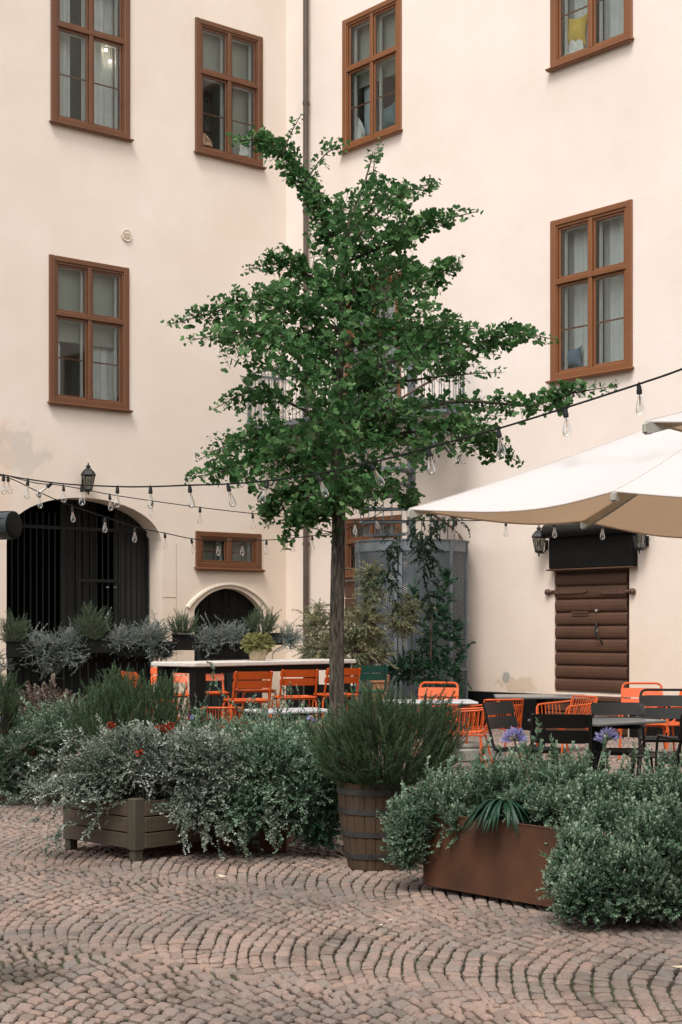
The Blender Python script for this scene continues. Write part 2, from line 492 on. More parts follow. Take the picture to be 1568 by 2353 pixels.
M['twig'] = simple('brown_twig', (0.06, 0.045, 0.03), 0.85)
M['plaster_trim'] = simple('cream_trim', (0.70, 0.60, 0.49), 0.9, var=0.05)

def bark():
    m, t, n, l, b = nt('furrowed_bark')
    tc = n.new("ShaderNodeTexCoord")
    mp = n.new("ShaderNodeMapping"); mp.inputs["Scale"].default_value = (42, 42, 6)
    l.new(tc.outputs["Object"], mp.inputs[0])
    v = n.new("ShaderNodeTexNoise"); v.inputs["Scale"].default_value = 1.0; v.inputs["Detail"].default_value = 5; v.inputs["Distortion"].default_value = 1.2
    l.new(mp.outputs[0], v.inputs["Vector"])
    r = ramp(n, [(0.36, (0.020, 0.015, 0.011)), (0.5, (0.085, 0.068, 0.05)), (0.68, (0.19, 0.155, 0.12))])
    l.new(v.outputs["Fac"], r.inputs[0]); l.new(r.outputs[0], b.inputs["Base Color"])
    b.inputs["Roughness"].default_value = 0.95
    bp = n.new("ShaderNodeBump"); bp.inputs["Strength"].default_value = 1; bp.inputs["Distance"].default_value = 0.02
    l.new(v.outputs["Fac"], bp.inputs["Height"]); l.new(bp.outputs[0], b.inputs["Normal"])
    return m
M['bark'] = bark()

# ------------------------------------------------------------------ the two wall lines
Pd = Vector((576/F*23.7, 23.7, 0))                         # foot of the right wall under the door
uL = Vector((4266, 3524, 0)).normalized()                  # along the left wall, towards the corner
uR = Vector((2911, -3524, 0)).normalized()                 # along the right wall, away from the corner
k0 = (658 - CX) / F
tt = (Pd.x - k0 * Pd.y) / (uR.x - k0 * uR.y)
CORNER = Pd - uR * tt
ROT_L = math.atan2(uL.y, uL.x)
ROT_R = math.atan2(uR.y, uR.x)

def WL(x, y=None, out=0.0):
    """pixel -> left wall local (s, z); s is negative to the left of the corner"""
    k = (x - CX) / F
    o = CORNER + Vector((uL.y, -uL.x, 0)) * out
    s = (k * o.y - o.x) / (uL.x - k * uL.y)
    Y = o.y + s * uL.y
    return (s, CAMH - (y - HY) / F * Y) if y is not None else s
def WR(x, y=None, out=0.0):
    k = (x - CX) / F
    o = CORNER + Vector((uR.y, -uR.x, 0)) * out
    s = (k * o.y - o.x) / (uR.x - k * uR.y)
    Y = o.y + s * uR.y
    return (s, CAMH - (y - HY) / F * Y) if y is not None else s

def rect(W, x0, x1, yt, yb):
    """yt, yb: (left, right) pixel rows of the top and bottom edge"""
    s0, zt0 = W(x0, yt[0]); s1, zt1 = W(x1, yt[1])
    _, zb0 = W(x0, yb[0]); _, zb1 = W(x1, yb[1])
    return (s0, s1, (zb0 + zb1) / 2, (zt0 + zt1) / 2)

# ------------------------------------------------------------------ paving
def stone_mat():
    m, t, n, l, b = nt('pink_granite_setts')
    g = n.new("ShaderNodeNewGeometry"); tc = n.new("ShaderNodeTexCoord")
    cols = [(0.185, 0.150, 0.130), (0.248, 0.190, 0.162), (0.300, 0.222, 0.190), (0.270, 0.216, 0.190), (0.228, 0.196, 0.176), (0.312, 0.222, 0.182)]
    r = ramp(n, [(i/5, c) for i, c in enumerate(cols)])
    l.new(g.outputs["Random Per Island"], r.inputs[0])
    n1 = n.new("ShaderNodeTexNoise"); n1.inputs["Scale"].default_value = 0.9; n1.inputs["Detail"].default_value = 4
    l.new(tc.outputs["Object"], n1.inputs["Vector"])
    r1 = ramp(n, [(0.35, (0.72, 0.74, 0.74)), (0.65, (1.12, 1.05, 1.0))])
    l.new(n1.outputs["Fac"], r1.inputs[0])
    mx = n.new("ShaderNodeMix"); mx.data_type = 'RGBA'; mx.blend_type = 'MULTIPLY'; mx.inputs[0].default_value = 1
    l.new(r.outputs[0], mx.inputs[6]); l.new(r1.outputs[0], mx.inputs[7])
    n2 = n.new("ShaderNodeTexNoise"); n2.inputs["Scale"].default_value = 95; n2.inputs["Detail"].default_value = 5; n2.inputs["Roughness"].default_value = 0.8
    l.new(tc.outputs["Object"], n2.inputs["Vector"])
    r2 = ramp(n, [(0.32, (0.5, 0.48, 0.47)), (0.5, (0.98, 0.98, 0.98)), (0.7, (1.18, 1.14, 1.1))])
    l.new(n2.outputs["Fac"], r2.inputs[0])
    m2 = n.new("ShaderNodeMix"); m2.data_type = 'RGBA'; m2.blend_type = 'MULTIPLY'; m2.inputs[0].default_value = 1
    l.new(mx.outputs[2], m2.inputs[6]); l.new(r2.outputs[0], m2.inputs[7])
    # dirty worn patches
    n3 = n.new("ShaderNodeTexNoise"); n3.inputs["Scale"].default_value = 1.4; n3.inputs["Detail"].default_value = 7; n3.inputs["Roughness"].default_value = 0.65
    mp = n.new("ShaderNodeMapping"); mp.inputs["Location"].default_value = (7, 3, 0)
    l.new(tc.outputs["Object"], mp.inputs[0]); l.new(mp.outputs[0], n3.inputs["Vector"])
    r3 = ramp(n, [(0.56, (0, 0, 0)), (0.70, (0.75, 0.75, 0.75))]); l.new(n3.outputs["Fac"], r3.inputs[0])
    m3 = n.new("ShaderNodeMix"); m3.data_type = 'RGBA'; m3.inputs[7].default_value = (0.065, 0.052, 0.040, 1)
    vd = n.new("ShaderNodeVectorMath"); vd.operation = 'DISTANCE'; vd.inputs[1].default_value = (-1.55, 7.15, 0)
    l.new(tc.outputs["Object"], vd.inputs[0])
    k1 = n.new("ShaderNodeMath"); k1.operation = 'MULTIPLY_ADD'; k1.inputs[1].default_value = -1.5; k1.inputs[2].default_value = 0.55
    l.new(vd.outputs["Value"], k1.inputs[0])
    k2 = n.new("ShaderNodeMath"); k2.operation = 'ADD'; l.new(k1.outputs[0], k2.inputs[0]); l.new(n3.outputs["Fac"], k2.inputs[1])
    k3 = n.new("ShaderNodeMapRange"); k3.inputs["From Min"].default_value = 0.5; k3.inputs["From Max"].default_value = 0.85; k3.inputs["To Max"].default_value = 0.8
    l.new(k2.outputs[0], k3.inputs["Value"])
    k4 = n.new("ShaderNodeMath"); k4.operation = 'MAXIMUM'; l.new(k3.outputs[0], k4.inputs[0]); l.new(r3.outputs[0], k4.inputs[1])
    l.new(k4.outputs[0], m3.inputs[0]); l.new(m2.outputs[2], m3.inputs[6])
    l.new(m3.outputs[2], b.inputs["Base Color"])
    b.inputs["Roughness"].default_value = 0.8; b.inputs["Specular IOR Level"].default_value = 0.3
    bp = n.new("ShaderNodeBump"); bp.inputs["Strength"].default_value = 0.6; bp.inputs["Distance"].default_value = 0.004
    n4 = n.new("ShaderNodeTexNoise"); n4.inputs["Scale"].default_value = 45; n4.inputs["Detail"].default_value = 6
    l.new(tc.outputs["Object"], n4.inputs["Vector"])
    l.new(n4.outputs["Fac"], bp.inputs["Height"]); l.new(bp.outputs[0], b.inputs["Normal"])
    return m

def joint_mat():
    m, t, n, l, b = nt('mossy_joint_sand')
    tc = n.new("ShaderNodeTexCoord")
    n1 = n.new("ShaderNodeTexNoise"); n1.inputs["Scale"].default_value = 1.3; n1.inputs["Detail"].default_value = 6
    l.new(tc.outputs["Object"], n1.inputs["Vector"])
    r = ramp(n, [(0.35, (0.026, 0.020, 0.015)), (0.48, (0.030, 0.030, 0.016)), (0.58, (0.040, 0.060, 0.014))])
    l.new(n1.outputs["Fac"], r.inputs[0])
    n2 = n.new("ShaderNodeTexNoise"); n2.inputs["Scale"].default_value = 60; n2.inputs["Detail"].default_value = 5
    l.new(tc.outputs["Object"], n2.inputs["Vector"])
    r2 = ramp(n, [(0.3, (0.5, 0.5, 0.5)), (0.7, (1.5, 1.5, 1.5))]); l.new(n2.outputs["Fac"], r2.inputs[0])
    mx = n.new("ShaderNodeMix"); mx.data_type = 'RGBA'; mx.blend_type = 'MULTIPLY'; mx.inputs[0].default_value = 1
    l.new(r.outputs[0], mx.inputs[6]); l.new(r2.outputs[0], mx.inputs[7])
    l.new(mx.outputs[2], b.inputs["Base Color"]); b.inputs["Roughness"].default_value = 1
    bp = n.new("ShaderNodeBump"); bp.inputs["Distance"].default_value = 0.01
    l.new(n2.outputs["Fac"], bp.inputs["Height"]); l.new(bp.outputs[0], b.inputs["Normal"])
    return m

g = MB(); g.quad((-60, -40, -0.022), (60, -40, -0.022), (60, 60, -0.022), (-60, 60, -0.022))
tag(g.build('ground', joint_mat()), kind='structure')

def paving():
    S = 1.6                                             # the setts are longer in depth than across
    a = np.array([-0.92, 0.39]); a /= np.linalg.norm(a)
    nn = np.array([-a[1], -a[0]]); nn = np.array([0.39, 0.92]); nn /= np.linalg.norm(nn)
    Wd, Rr, d, w = 1.30, 0.94, 0.076, 0.068
    half = math.radians(45)
    cen = []
    # phase: the vertical tangent line of one column goes through this paving point
    p0 = np.array([0.87, 6.8 / S])
    base = p0 + nn * (0.39 * Rr)
    for c in range(-16, 18):
        off_c = rng.uniform(0, d)
        for k in range(-165, 165):
            na = max(3, int(round(2 * half * Rr / w)))
            ph = rng.uniform(-0.3, 0.3) + (0.5 if k % 2 else 0.0)
            edges = np.linspace(-half, half, na + 1)
            edges[1:-1] += (ph - 0.25) * (2*half/na) + rng.uniform(-0.2, 0.2, na - 1) * (2*half/na)
            mid = base + nn * (c * Wd) + a * (k * d + off_c - Rr * 0.85)
            for i in range(na):
                th = (edges[i] + edges[i+1]) / 2
                q = mid + nn * (Rr * math.sin(th)) + a * (Rr * math.cos(th))
                X, Z = q[0], q[1] * S
                if Z < 5.2 or Z > 27.5 or abs(X) > 0.245 * Z + 2.0: continue
                cen.append((mid[0], mid[1], edges[i], edges[i+1]))
    cen = np.array(cen)
    n = len(cen)
    gap = 0.0052
    mx_, my_, e0, e1 = cen.T
    cs = [(-1, -1), (-0.33, -1), (0.33, -1), (1, -1), (1, -0.33), (1, 0.33), (1, 1), (0.33, 1), (-0.33, 1), (-1, 1), (-1, 0.33), (-1, -0.33)]
    m = len(cs)
    def ring(inset, zz, tilt):
        out = np.zeros((n, m, 3))
        for j, (cu, cv) in enumerate(cs):
            th = (e0 + e1)/2 + cu * ((e1 - e0)/2 - (gap + 0.0035 + inset) / Rr)
            dr = cv * (d/2 * np.cos(th*0.55) - gap - inset)
            # corners are knocked off a little
            if abs(cu) == 1 and abs(cv) == 1:
                th = th - cu * 0.003/Rr; dr = dr - cv * 0.003
            th = th + J[:, j, 0] / Rr; dr = dr + J[:, j, 1]
            dr = dr*DW; qx = mx_ + nn[0]*Rr*np.sin(th) + a[0]*(Rr*np.cos(th)) + (a[0]*np.cos(th) + nn[0]*np.sin(th))*dr*1.0
            qy = my_ + nn[1]*Rr*np.sin(th) + a[1]*(Rr*np.cos(th)) + (a[1]*np.cos(th) + nn[1]*np.sin(th))*dr*1.0
            wx = 0.020*np.sin(qx*3.1+qy*1.7+1) + 0.012*np.sin(qx*7.3-qy*5.1) + 0.006*np.sin(qx*17+qy*13)
            wy = 0.020*np.sin(qy*3.7-qx*2.3) + 0.012*np.sin(qy*6.9+qx*6.1+2) + 0.006*np.sin(qy*15-qx*19)
            out[:, j, 0] = qx + wx; out[:, j, 1] = (qy + wy) * S
            out[:, j, 2] = zz + tilt[:, 0]*cu + tilt[:, 1]*cv
        return out
    J = rng.normal(0, 0.0021, (n, m, 2))
    DW = 1 + rng.normal(0, 0.035, n)
    h = rng.normal(0, 0.0017, n)
    tl = rng.normal(0, 0.0016, (n, 2))
    z0 = np.full(n, -0.03)
    r0 = ring(0.0, z0, tl*0)
    r1 = ring(0.0, h - 0.0085, tl)
    r2 = ring(0.0055, h - 0.0005, tl)
    ctr = r2.mean(axis=1, keepdims=True); ctr[:, :, 2] += rng.uniform(0, 0.003, (n, 1))
    V = np.concatenate([r0, r1, r2, ctr], axis=1).reshape(-1, 3)
    per = 3*m + 1
    quads = []; tris = []
    for k in range(m):
        k2 = (k+1) % m
        quads.append((k, k2, m+k2, m+k)); quads.append((m+k, m+k2, 2*m+k2, 2*m+k))
        tris.append((2*m+k, 2*m+k2, 3*m))
    idx = (np.arange(n) * per)[:, None, None]
    Q = (idx + np.array(quads)[None]).reshape(-1, 4); T = (idx + np.array(tris)[None]).reshape(-1, 3)
    me = new_mesh('cobbled_paving', V, [Q, T], smooth=False)
    # face winding so that normals point up
    o = link('cobbled_paving', me, stone_mat())
    tag(o, kind='structure')
    return n
print('setts', paving())

# ------------------------------------------------------------------ buildings
def wall_mesh(x0, x1, z0, z1, holes, depth=0.28, arches=()):
    """wall face in local y=0, outside is -y; holes (x0,x1,z0,z1) get reveals; arches (x0,x1,z0,zspring,ztop)"""
    mb = MB()
    allh = list(holes) + [(a[0], a[1], a[2], a[4]) for a in arches]
    xs = sorted(set([x0, x1] + [h[0] for h in allh] + [h[1] for h in allh]))
    zs = sorted(set([z0, z1] + [h[2] for h in allh] + [h[3] for h in allh]))
    for i in range(len(xs)-1):
        for j in range(len(zs)-1):
            cx, cz = (xs[i]+xs[i+1])/2, (zs[j]+zs[j+1])/2
            if any(h[0] < cx < h[1] and h[2] < cz < h[3] for h in allh): continue
            mb.quad((xs[i],0,zs[j]),(xs[i+1],0,zs[j]),(xs[i+1],0,zs[j+1]),(xs[i],0,zs[j+1]))
    for (a, b, c, d_) in holes:
        mb.quad((a,0,c),(a,0,d_),(a,depth,d_),(a,depth,c)); mb.quad((b,0,d_),(b,0,c),(b,depth,c),(b,depth,d_))
        mb.quad((a,0,d_),(b,0,d_),(b,depth,d_),(a,depth,d_)); mb.quad((b,0,c),(a,0,c),(a,depth,c),(b,depth,c))
    for (a, b, c, sp, tp, dp, seg) in arches:
        N = 24; pts = []
        for k in range(N+1):
            t = math.pi * (1 - k/N)
            u_ = math.cos(t); hh_ = (1-u_*u_)**0.82 if seg else abs(math.sin(t))**0.85
            pts.append(((a+b)/2 + (b-a)/2*u_, sp + (tp-sp)*hh_))
        for k in range(N):
            (xa, za), (xb, zb) = pts[k], pts[k+1]
            mb.quad((xa,0,za),(xb,0,zb),(xb,0,tp),(xa,0,tp))
            mb.quad((xa,0,za),(xa,dp,za),(xb,dp,zb),(xb,0,zb))
        mb.quad((a,0,c),(a,0,sp),(a,dp,sp),(a,dp,c)); mb.quad((b,0,sp),(b,0,c),(b,dp,c),(b,dp,sp))
    return mb

def window(parent, rc, fm, rows=(0.36,), low_muntin=True, kind='blind', sill=True, panes2=False):
    """casement window of four sashes; rc = (x0,x1,z0,z1) in wall coordinates, outside is -y"""
    x0, x1, z0, z1 = rc
    W, H = x1-x0, z1-z0
    out = -0.035
    fw = 0.115; ft = 0.10; fb = 0.15
    f = MB()
    zs0 = z0
    f.bbox(x0, x0+fw, out, 0.10, z0, z1, 0.012); f.bbox(x1-fw, x1, out, 0.10, z0, z1, 0.012)
    f.bbox(x0+fw-0.003, x1-fw+0.003, out+0.002, 0.10, z1-ft, z1-0.002, 0.012)
    f.bbox(x0+fw-0.003, x1-fw+0.003, out+0.002, 0.10, z0+0.02, z0+fb, 0.012)
    # inner moulding step
    st = 0.035
    for (a, b, c, d_) in ((x0+fw, x0+fw+st, z0+fb, z1-ft), (x1-fw-st, x1-fw, z0+fb, z1-ft)):
        f.box(a-0.002, b, out+0.022, 0.095, c, d_)
    f.box(x0+fw+st, x1-fw-st, out+0.024, 0.094, z1-ft-st, z1-ft+0.002)
    xm = (x0+x1)/2; mw = 0.038
    zt = z1 - H*0.385
    if not panes2:
        f.bbox(xm-mw, xm+mw, out+0.012, 0.09, z0+fb, z1-ft, 0.008)
        f.bbox(x0+fw, x1-fw, out+0.004, 0.092, zt-0.042, zt+0.042, 0.01)
    else:
        f.bbox(xm-mw*1.3, xm+mw*1.3, out+0.008, 0.09, z0+fb, z1-ft, 0.008)
    fr = f.build('window', fm, parent)
    if sill:
        s = MB(); Mx = Matrix.Translation((0, 0, z0+0.045)) @ Matrix.Rotation(R(14), 4, 'X')
        s.bbox(x0-0.03, x1+0.03, -0.115, 0.0, -0.014, 0.014, 0.006, Mx)
        s.box(x0-0.012, x1+0.012, -0.095, -0.03, z0-0.012, z0+0.005)
        s.build('sill', fm, fr)
    ax0, ax1 = x0+fw+st, x1-fw-st
    cells = []
    if not panes2:
        for (a, b) in ((ax0, xm-mw), (xm+mw, ax1)):
            cells.append((a, b, zt+0.042, z1-ft-st, False)); cells.append((a, b, z0+fb, zt-0.042, low_muntin))
    else:
        for (a, b) in ((ax0, xm-mw*1.3), (xm+mw*1.3, ax1)): cells.append((a, b, z0+fb, z1-ft-st, True))
    for (a, b, c, d_, mun) in cells:
        s = MB(); w = 0.042; y0_, y1_ = out+0.045, 0.055
        s.bbox(a+0.002, a+w, y0_, y1_, c, d_, 0.006); s.bbox(b-w, b-0.002, y0_, y1_, c, d_, 0.006)
        s.bbox(a+w-0.002, b-w+0.002, y0_+0.002, y1_-0.002, c+0.001, c+w, 0.006); s.bbox(a+w-0.002, b-w+0.002, y0_+0.002, y1_-0.002, d_-w, d_-0.001, 0.006)
        if mun:
            zc = (c+d_)/2 - 0.02
            s.bbox(a+w-0.002, b-w+0.002, y0_+0.014, y1_-0.014, zc-0.013, zc+0.013, 0.004)
            if panes2:
                xc = (a+b)/2
                s.bbox(xc-0.012, xc+0.012, y0_+0.017, y1_-0.017, c+w, d_-w, 0.004)
        s.build('sash', fm, fr)
        p = MB()
        p.quad((a+w-0.004, 0.02, c+w-0.004), (b-w+0.004, 0.02, c+w-0.004), (b-w+0.004, 0.02, d_-w+0.004), (a+w-0.004, 0.02, d_-w+0.004))
        p.build('pane', M['pane'], fr)
        # white inner casement
        q = MB(); e = 0.03
        q.box(a+w*0.4, a+w*0.4+e+0.01, 0.13, 0.17, c, d_); q.box(b-w*0.4-e-0.01, b-w*0.4, 0.13, 0.17, c, d_)
        q.box(a+w*0.4+e+0.01, b-w*0.4-e-0.01, 0.132, 0.168, c, c+e); q.box(a+w*0.4+e+0.01, b-w*0.4-e-0.01, 0.132, 0.168, d_-e, d_)
        q.build('inner_casement', M['white'], fr)
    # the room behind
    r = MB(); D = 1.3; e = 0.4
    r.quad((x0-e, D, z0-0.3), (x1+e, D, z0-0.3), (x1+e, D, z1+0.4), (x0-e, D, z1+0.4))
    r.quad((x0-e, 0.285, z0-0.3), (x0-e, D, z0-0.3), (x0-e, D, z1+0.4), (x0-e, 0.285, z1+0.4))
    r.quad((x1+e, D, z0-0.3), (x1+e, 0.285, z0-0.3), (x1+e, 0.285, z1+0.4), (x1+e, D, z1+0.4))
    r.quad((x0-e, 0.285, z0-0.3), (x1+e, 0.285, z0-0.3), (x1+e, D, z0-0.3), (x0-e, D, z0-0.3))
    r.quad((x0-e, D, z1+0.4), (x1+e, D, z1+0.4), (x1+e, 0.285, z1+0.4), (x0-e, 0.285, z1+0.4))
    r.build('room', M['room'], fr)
    def wavy(xa, xb, za, zb, yy, amp, per, mat_, name='curtain'):
        c = MB(); N = max(6, int((xb-xa)/per*10)); row = []
        for k in range(N+1):
            x = xa + (xb-xa)*k/N
            row.append((x, yy + amp*math.sin(2*math.pi*(x-xa)/per) + amp*0.4*math.sin(5*x+1)))
        vs = [(x, y, za) for x, y in row] + [(x, y, zb) for x, y in row]
        c.add(vs, [(k, k+1, N+2+k, N+1+k) for k in range(N)])
        c.build(name, mat_, fr, smooth=True)
    if kind == 'blind':
        wavy(x0+0.05, x1-0.05, z0+H*0.45, z1-0.03, 0.24, 0.002, 0.9, M['blind'], 'blind')
        wavy(xm+0.08, x1-0.12, z0+0.1, z0+H*0.46, 0.32, 0.02, 0.16, M['curtain'])
        wavy(x0+0.08, x0+W*0.26, z0+0.1, z0+H*0.46, 0.33, 0.02, 0.16, M['curtain'])
    elif kind == 'halfdark':
        wavy(x0+0.05, x1-0.05, z0+H*0.60, z1-0.03, 0.24, 0.002, 0.9, M['blind'], 'blind')
        wavy(xm+W*0.02, x1-0.05, z0+H*0.1, z0+H*0.62, 0.30, 0.004, 0.9, M['blind'], 'blind')
        wavy(x0+0.05, x0+W*0.22, z0+0.05, z0+H*0.6, 0.40, 0.02, 0.14, M['curtain_blue'])
        b = MB(); b.box(x0+0.15, xm, 0.55, 0.6, z0+H*0.27, z0+H*0.33); b.box(x0+0.1, xm, 0.55, 0.6, z0+H*0.5, z0+H*0.57)
        b.build('shelf', M['roomdark'], fr)
    elif kind == 'curtains':
        wavy(xm+0.0, x1-0.06, z0+0.05, z1-0.05, 0.30, 0.035, 0.22, M['curtain'])
        wavy(x0+0.10, x0+W*0.36, z0+0.05, z1-0.05, 0.32, 0.03, 0.2, M['curtain'])
    elif kind == 'plain':
        wavy(x0+0.05, x1-0.05, z0+H*0.5, z1-0.03, 0.26, 0.004, 0.9, M['blind'], 'blind')
        wavy(x0+W*0.12, x0+W*0.34, z0+0.1, z0+H*0.55, 0.36, 0.02, 0.14, M['curtain_blue'])
        wavy(xm+W*0.12, xm+W*0.36, z0+0.1, z0+H*0.55, 0.4, 0.02, 0.14, M['blind'])
    elif kind == 'low':
        wavy(x0+0.05, x1-0.05, z0+0.02, z1-0.03, 0.26, 0.003, 0.9, M['blind'], 'blind')
    return fr

# --- left wing
w1 = rect(WL, 116, 298, (-92, -44), (285, 326)); w2 = rect(WL, 448, 603, (38, 86), (352, 392))
w3 = rect(WL, 112, 296, (585, 615), (932, 946)); w4 = rect(WL, 449, 600, (1218, 1229), (1309, 1315))
gx0 = WL(-22) ; gx0 = WL(15)
gx1, gztop = WL(350)[0] if isinstance(WL(350), tuple) else WL(350), 0
gate_l, gate_r = WL(15), WL(373)
_, gate_top = WL(200, 1144)
_, gate_sp = WL(373, 1262)
sa0, sa1 = WL(447), WL(603)
_, sa_top = WL(522, 1352); _, sa_sp = WL(603, 1404)
stL = [((WL(40)[0] if 0 else WL(40)), 0, WL(40, 1030)[1])]
c1 = WL(45, 1035); c2 = WL(8, 1100)
plL = plaster('cream_render_left', (0.80, 0.712, 0.638), [
    ((c1[0], 0, c1[1]), (0.75, 1, 0.55), (0.56, 0.51, 0.46), 0.55, 2.2),
    ((c2[0], 0, c2[1]+0.1), (0.35, 1, 1.1), (0.76, 0.56, 0.43), 0.4, 1.7)])
left = thing('building', 'cream rendered wing on the left with arched carriage gateway and brown windows', 'building', CORNER, ROT_L)
mb = wall_mesh(-14, 0.0, -0.05, 17.5, [tuple((w[0]+0.01, w[1]-0.01, w[2]+0.01, w[3]-0.01)) for w in (w1, w2, w3, w4)], 0.285,
               [(gate_l, gate_r, -0.05, gate_sp, gate_top, 0.45, False), (sa0, sa1, -0.05, sa_sp, sa_top, 0.22, True)])
mb.build('wall', plL, left)
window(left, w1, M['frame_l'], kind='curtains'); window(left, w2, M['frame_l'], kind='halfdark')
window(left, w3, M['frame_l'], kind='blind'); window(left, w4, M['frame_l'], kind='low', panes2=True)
# passage behind the gate
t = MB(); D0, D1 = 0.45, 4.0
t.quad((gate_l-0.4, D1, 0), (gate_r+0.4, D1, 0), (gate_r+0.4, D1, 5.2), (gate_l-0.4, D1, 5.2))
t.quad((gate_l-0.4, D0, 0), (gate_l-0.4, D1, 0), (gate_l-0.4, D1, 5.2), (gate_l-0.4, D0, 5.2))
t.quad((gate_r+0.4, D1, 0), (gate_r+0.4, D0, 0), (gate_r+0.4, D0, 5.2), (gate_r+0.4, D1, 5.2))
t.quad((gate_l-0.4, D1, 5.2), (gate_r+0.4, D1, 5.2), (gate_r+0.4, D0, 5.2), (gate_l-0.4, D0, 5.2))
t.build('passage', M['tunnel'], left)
# boarded leaf at the right inside the opening
b = MB(); s0 = WL(272, out=-0.5); s1 = gate_r + 0.1
nb = 6
for k in range(nb):
    a = s0 + (s1-s0)*k/nb; c = s0 + (s1-s0)*(k+1)/nb
    b.bbox(a+0.012, c-0.012, 0.62, 0.66, 0.0, 4.4, 0.008)
b.build('boarded_door', M['gatewood'], left)
# second, dimmer boarded leaf behind the small wicket
b = MB(); s2 = WL(180, out=-0.6)
for k in range(5):
    a = s2 + (s0-s2)*k/5; c = s2 + (s0-s2)*(k+1)/5
    b.bbox(a+0.012, c-0.012, 1.25, 1.29, 0.0, 4.4, 0.008)
b.build('boarded_door', M['gatewood'], left)
gt = MB()
bars = 26
rail_z = WL(100, 1207)[1]
for k in range(bars):
    x = gate_l + 0.06 + (gate_r - gate_l - 0.12) * k / (bars-1)
    ztop = min(rail_z + 0.22, gate_sp + (gate_top-gate_sp)*max(0, 1-((x-(gate_l+gate_r)/2)/((gate_r-gate_l)/2))**2)**0.5 - 0.05)
    gt.box(x-0.010, x+0.010, 0.385, 0.405, 0.05, ztop)
    gt.add([(x-0.014,0.38,ztop),(x+0.014,0.38,ztop),(x+0.014,0.41,ztop),(x-0.014,0.41,ztop),(x,0.395,ztop+0.07)], [(0,1,4),(1,2,4),(2,3,4),(3,0,4)])
gt.box(gate_l, gate_r, 0.38, 0.415, rail_z-0.03, rail_z+0.03)
gt.box(gate_l, gate_r, 0.38, 0.415, 0.08, 0.14)
wx0, wx1 = WL(180, out=-0.4), WL(273, out=-0.4)
wz = WL(225, 1333)[1]
gt.bbox(wx0-0.035, wx0+0.02, 0.36, 0.42, 0, wz+0.03, 0.006); gt.bbox(wx1-0.02, wx1+0.035, 0.36, 0.42, 0, rail_z, 0.006)
gt.bbox(wx0, wx1, 0.365, 0.415, wz-0.03, wz+0.03, 0.006)
gt.build('gate_grille', simple('worn_black_gate_paint', (0.009,0.009,0.0088), 0.6, spec=0.25), left)
lk = MB()
for k in (0, 1):
    x = WL(248 + 17*k, out=-0.35); lk.box(x-0.03, x+0.03, 0.352, 0.36, WL(250, 1348)[1]-0.012, WL(250, 1348)[1]+0.015)
lk.build('gate_lock_plate', M['galv'], left)
# small arched door and its hood mould
d_ = MB()
for k in range(7):
    a = sa0 + (sa1-sa0)*k/7; c = sa0 + (sa1-sa0)*(k+1)/7
    d_.bbox(a+0.006, c-0.006, 0.16, 0.20, 0, sa_top+0.1, 0.006)
d_.box((sa0+sa1)/2-0.02, (sa0+sa1)/2+0.02, 0.145, 0.165, 0, sa_top)
d_.box(sa0, sa1, 0.145, 0.162, sa_sp-0.02, sa_sp+0.04)
d_.build('cellar_door', M['black'], left)
h = MB(); N = 26; prev = None
ha, hb = sa0-0.09, sa1+0.09
prof = [(0.0, 0.0), (0.0, -0.03), (0.02, -0.045), (0.055, -0.035), (0.065, 0.0)]
rings = []
for k in range(N+1):
    tq = math.pi*(1-k/N)
    x = (ha+hb)/2 + (hb-ha)/2*math.cos(tq)*1.03; z = sa_sp + 0.02 + (sa_top-sa_sp+0.03)*(1-math.cos(tq)**2)**0.82
    rings.append([(x + p*math.cos(tq), y, z + p*max(0.75, math.sin(tq))) for p, y in prof])
vs = [p for r_ in rings for p in r_]; m5 = len(prof)
h.add(vs, [(i*m5+j, (i+1)*m5+j, (i+1)*m5+j+1, i*m5+j+1) for i in range(N) for j in range(m5-1)])
h.build('hood_mould', M['plaster_trim'], left, smooth=True)
# quoin joints beside the gateway, thin strips in a plain grey-brown
j = MB()
qx = WL(405)
j.box(gate_r+0.0, qx, -0.006, 0.01, WL(390, 1372)[1]-0.004, WL(390, 1372)[1]+0.004)
j.box(qx-0.004, qx+0.004, -0.005, 0.01, 0, WL(405, 1250)[1])
j.build('render_joint', simple('joint_grey', (0.45, 0.37, 0.30), 0.95), left)

# --- right wing
r1 = rect(WR, 789, 924, (40, -8), (356, 302)); r2 = rect(WR, 1267, 1455, (-222, -290), (167, 94))
r3 = rect(WR, 1267, 1455, (509, 457), (882, 851)); r5 = rect(WR, 790, 923, (658, 622), (975, 950))
r4 = rect(WR, 790, 923, (1190, 1186), (1328, 1326))
dr = rect(WR, 1275, 1447, (1309, 1300), (1591, 1591))
cst = WR(1195, 1575)
plR = plaster('cream_render_right', (0.80, 0.715, 0.662), [
    ((cst[0], 0, cst[1]-0.02), (0.62, 1, 0.22), (0.55, 0.40, 0.27), 0.6, 4.5),
    ((WR(1165, 1555)[0], 0, WR(1165, 1555)[1]), (0.13, 1, 0.13), (0.34, 0.33, 0.30), 0.8, 4.0)])
right = thing('building', 'cream rendered wing on the right with brown plank door and tall brown windows', 'building', CORNER, ROT_R)
RH = [tuple((w[0]+0.01, w[1]-0.01, w[2]+0.01, w[3]-0.01)) for w in (r1, r2, r3, r5, r4)]
mb = wall_mesh(0.0, 17.5, -0.05, 17.5, RH + [(dr[0], dr[1], dr[2]-0.02, dr[3]+0.6)], 0.285)
mb.build('wall', plR, right)
window(right, r1, M['frame_r'], kind='plain'); window(right, r2, M['frame_r'], kind='curtains')
window(right, r3, M['frame_r'], kind='curtains'); window(right, r5, M['frame_r'], kind='curtains', sill=False)
window(right, r4, M['frame_l'], kind='curtains')
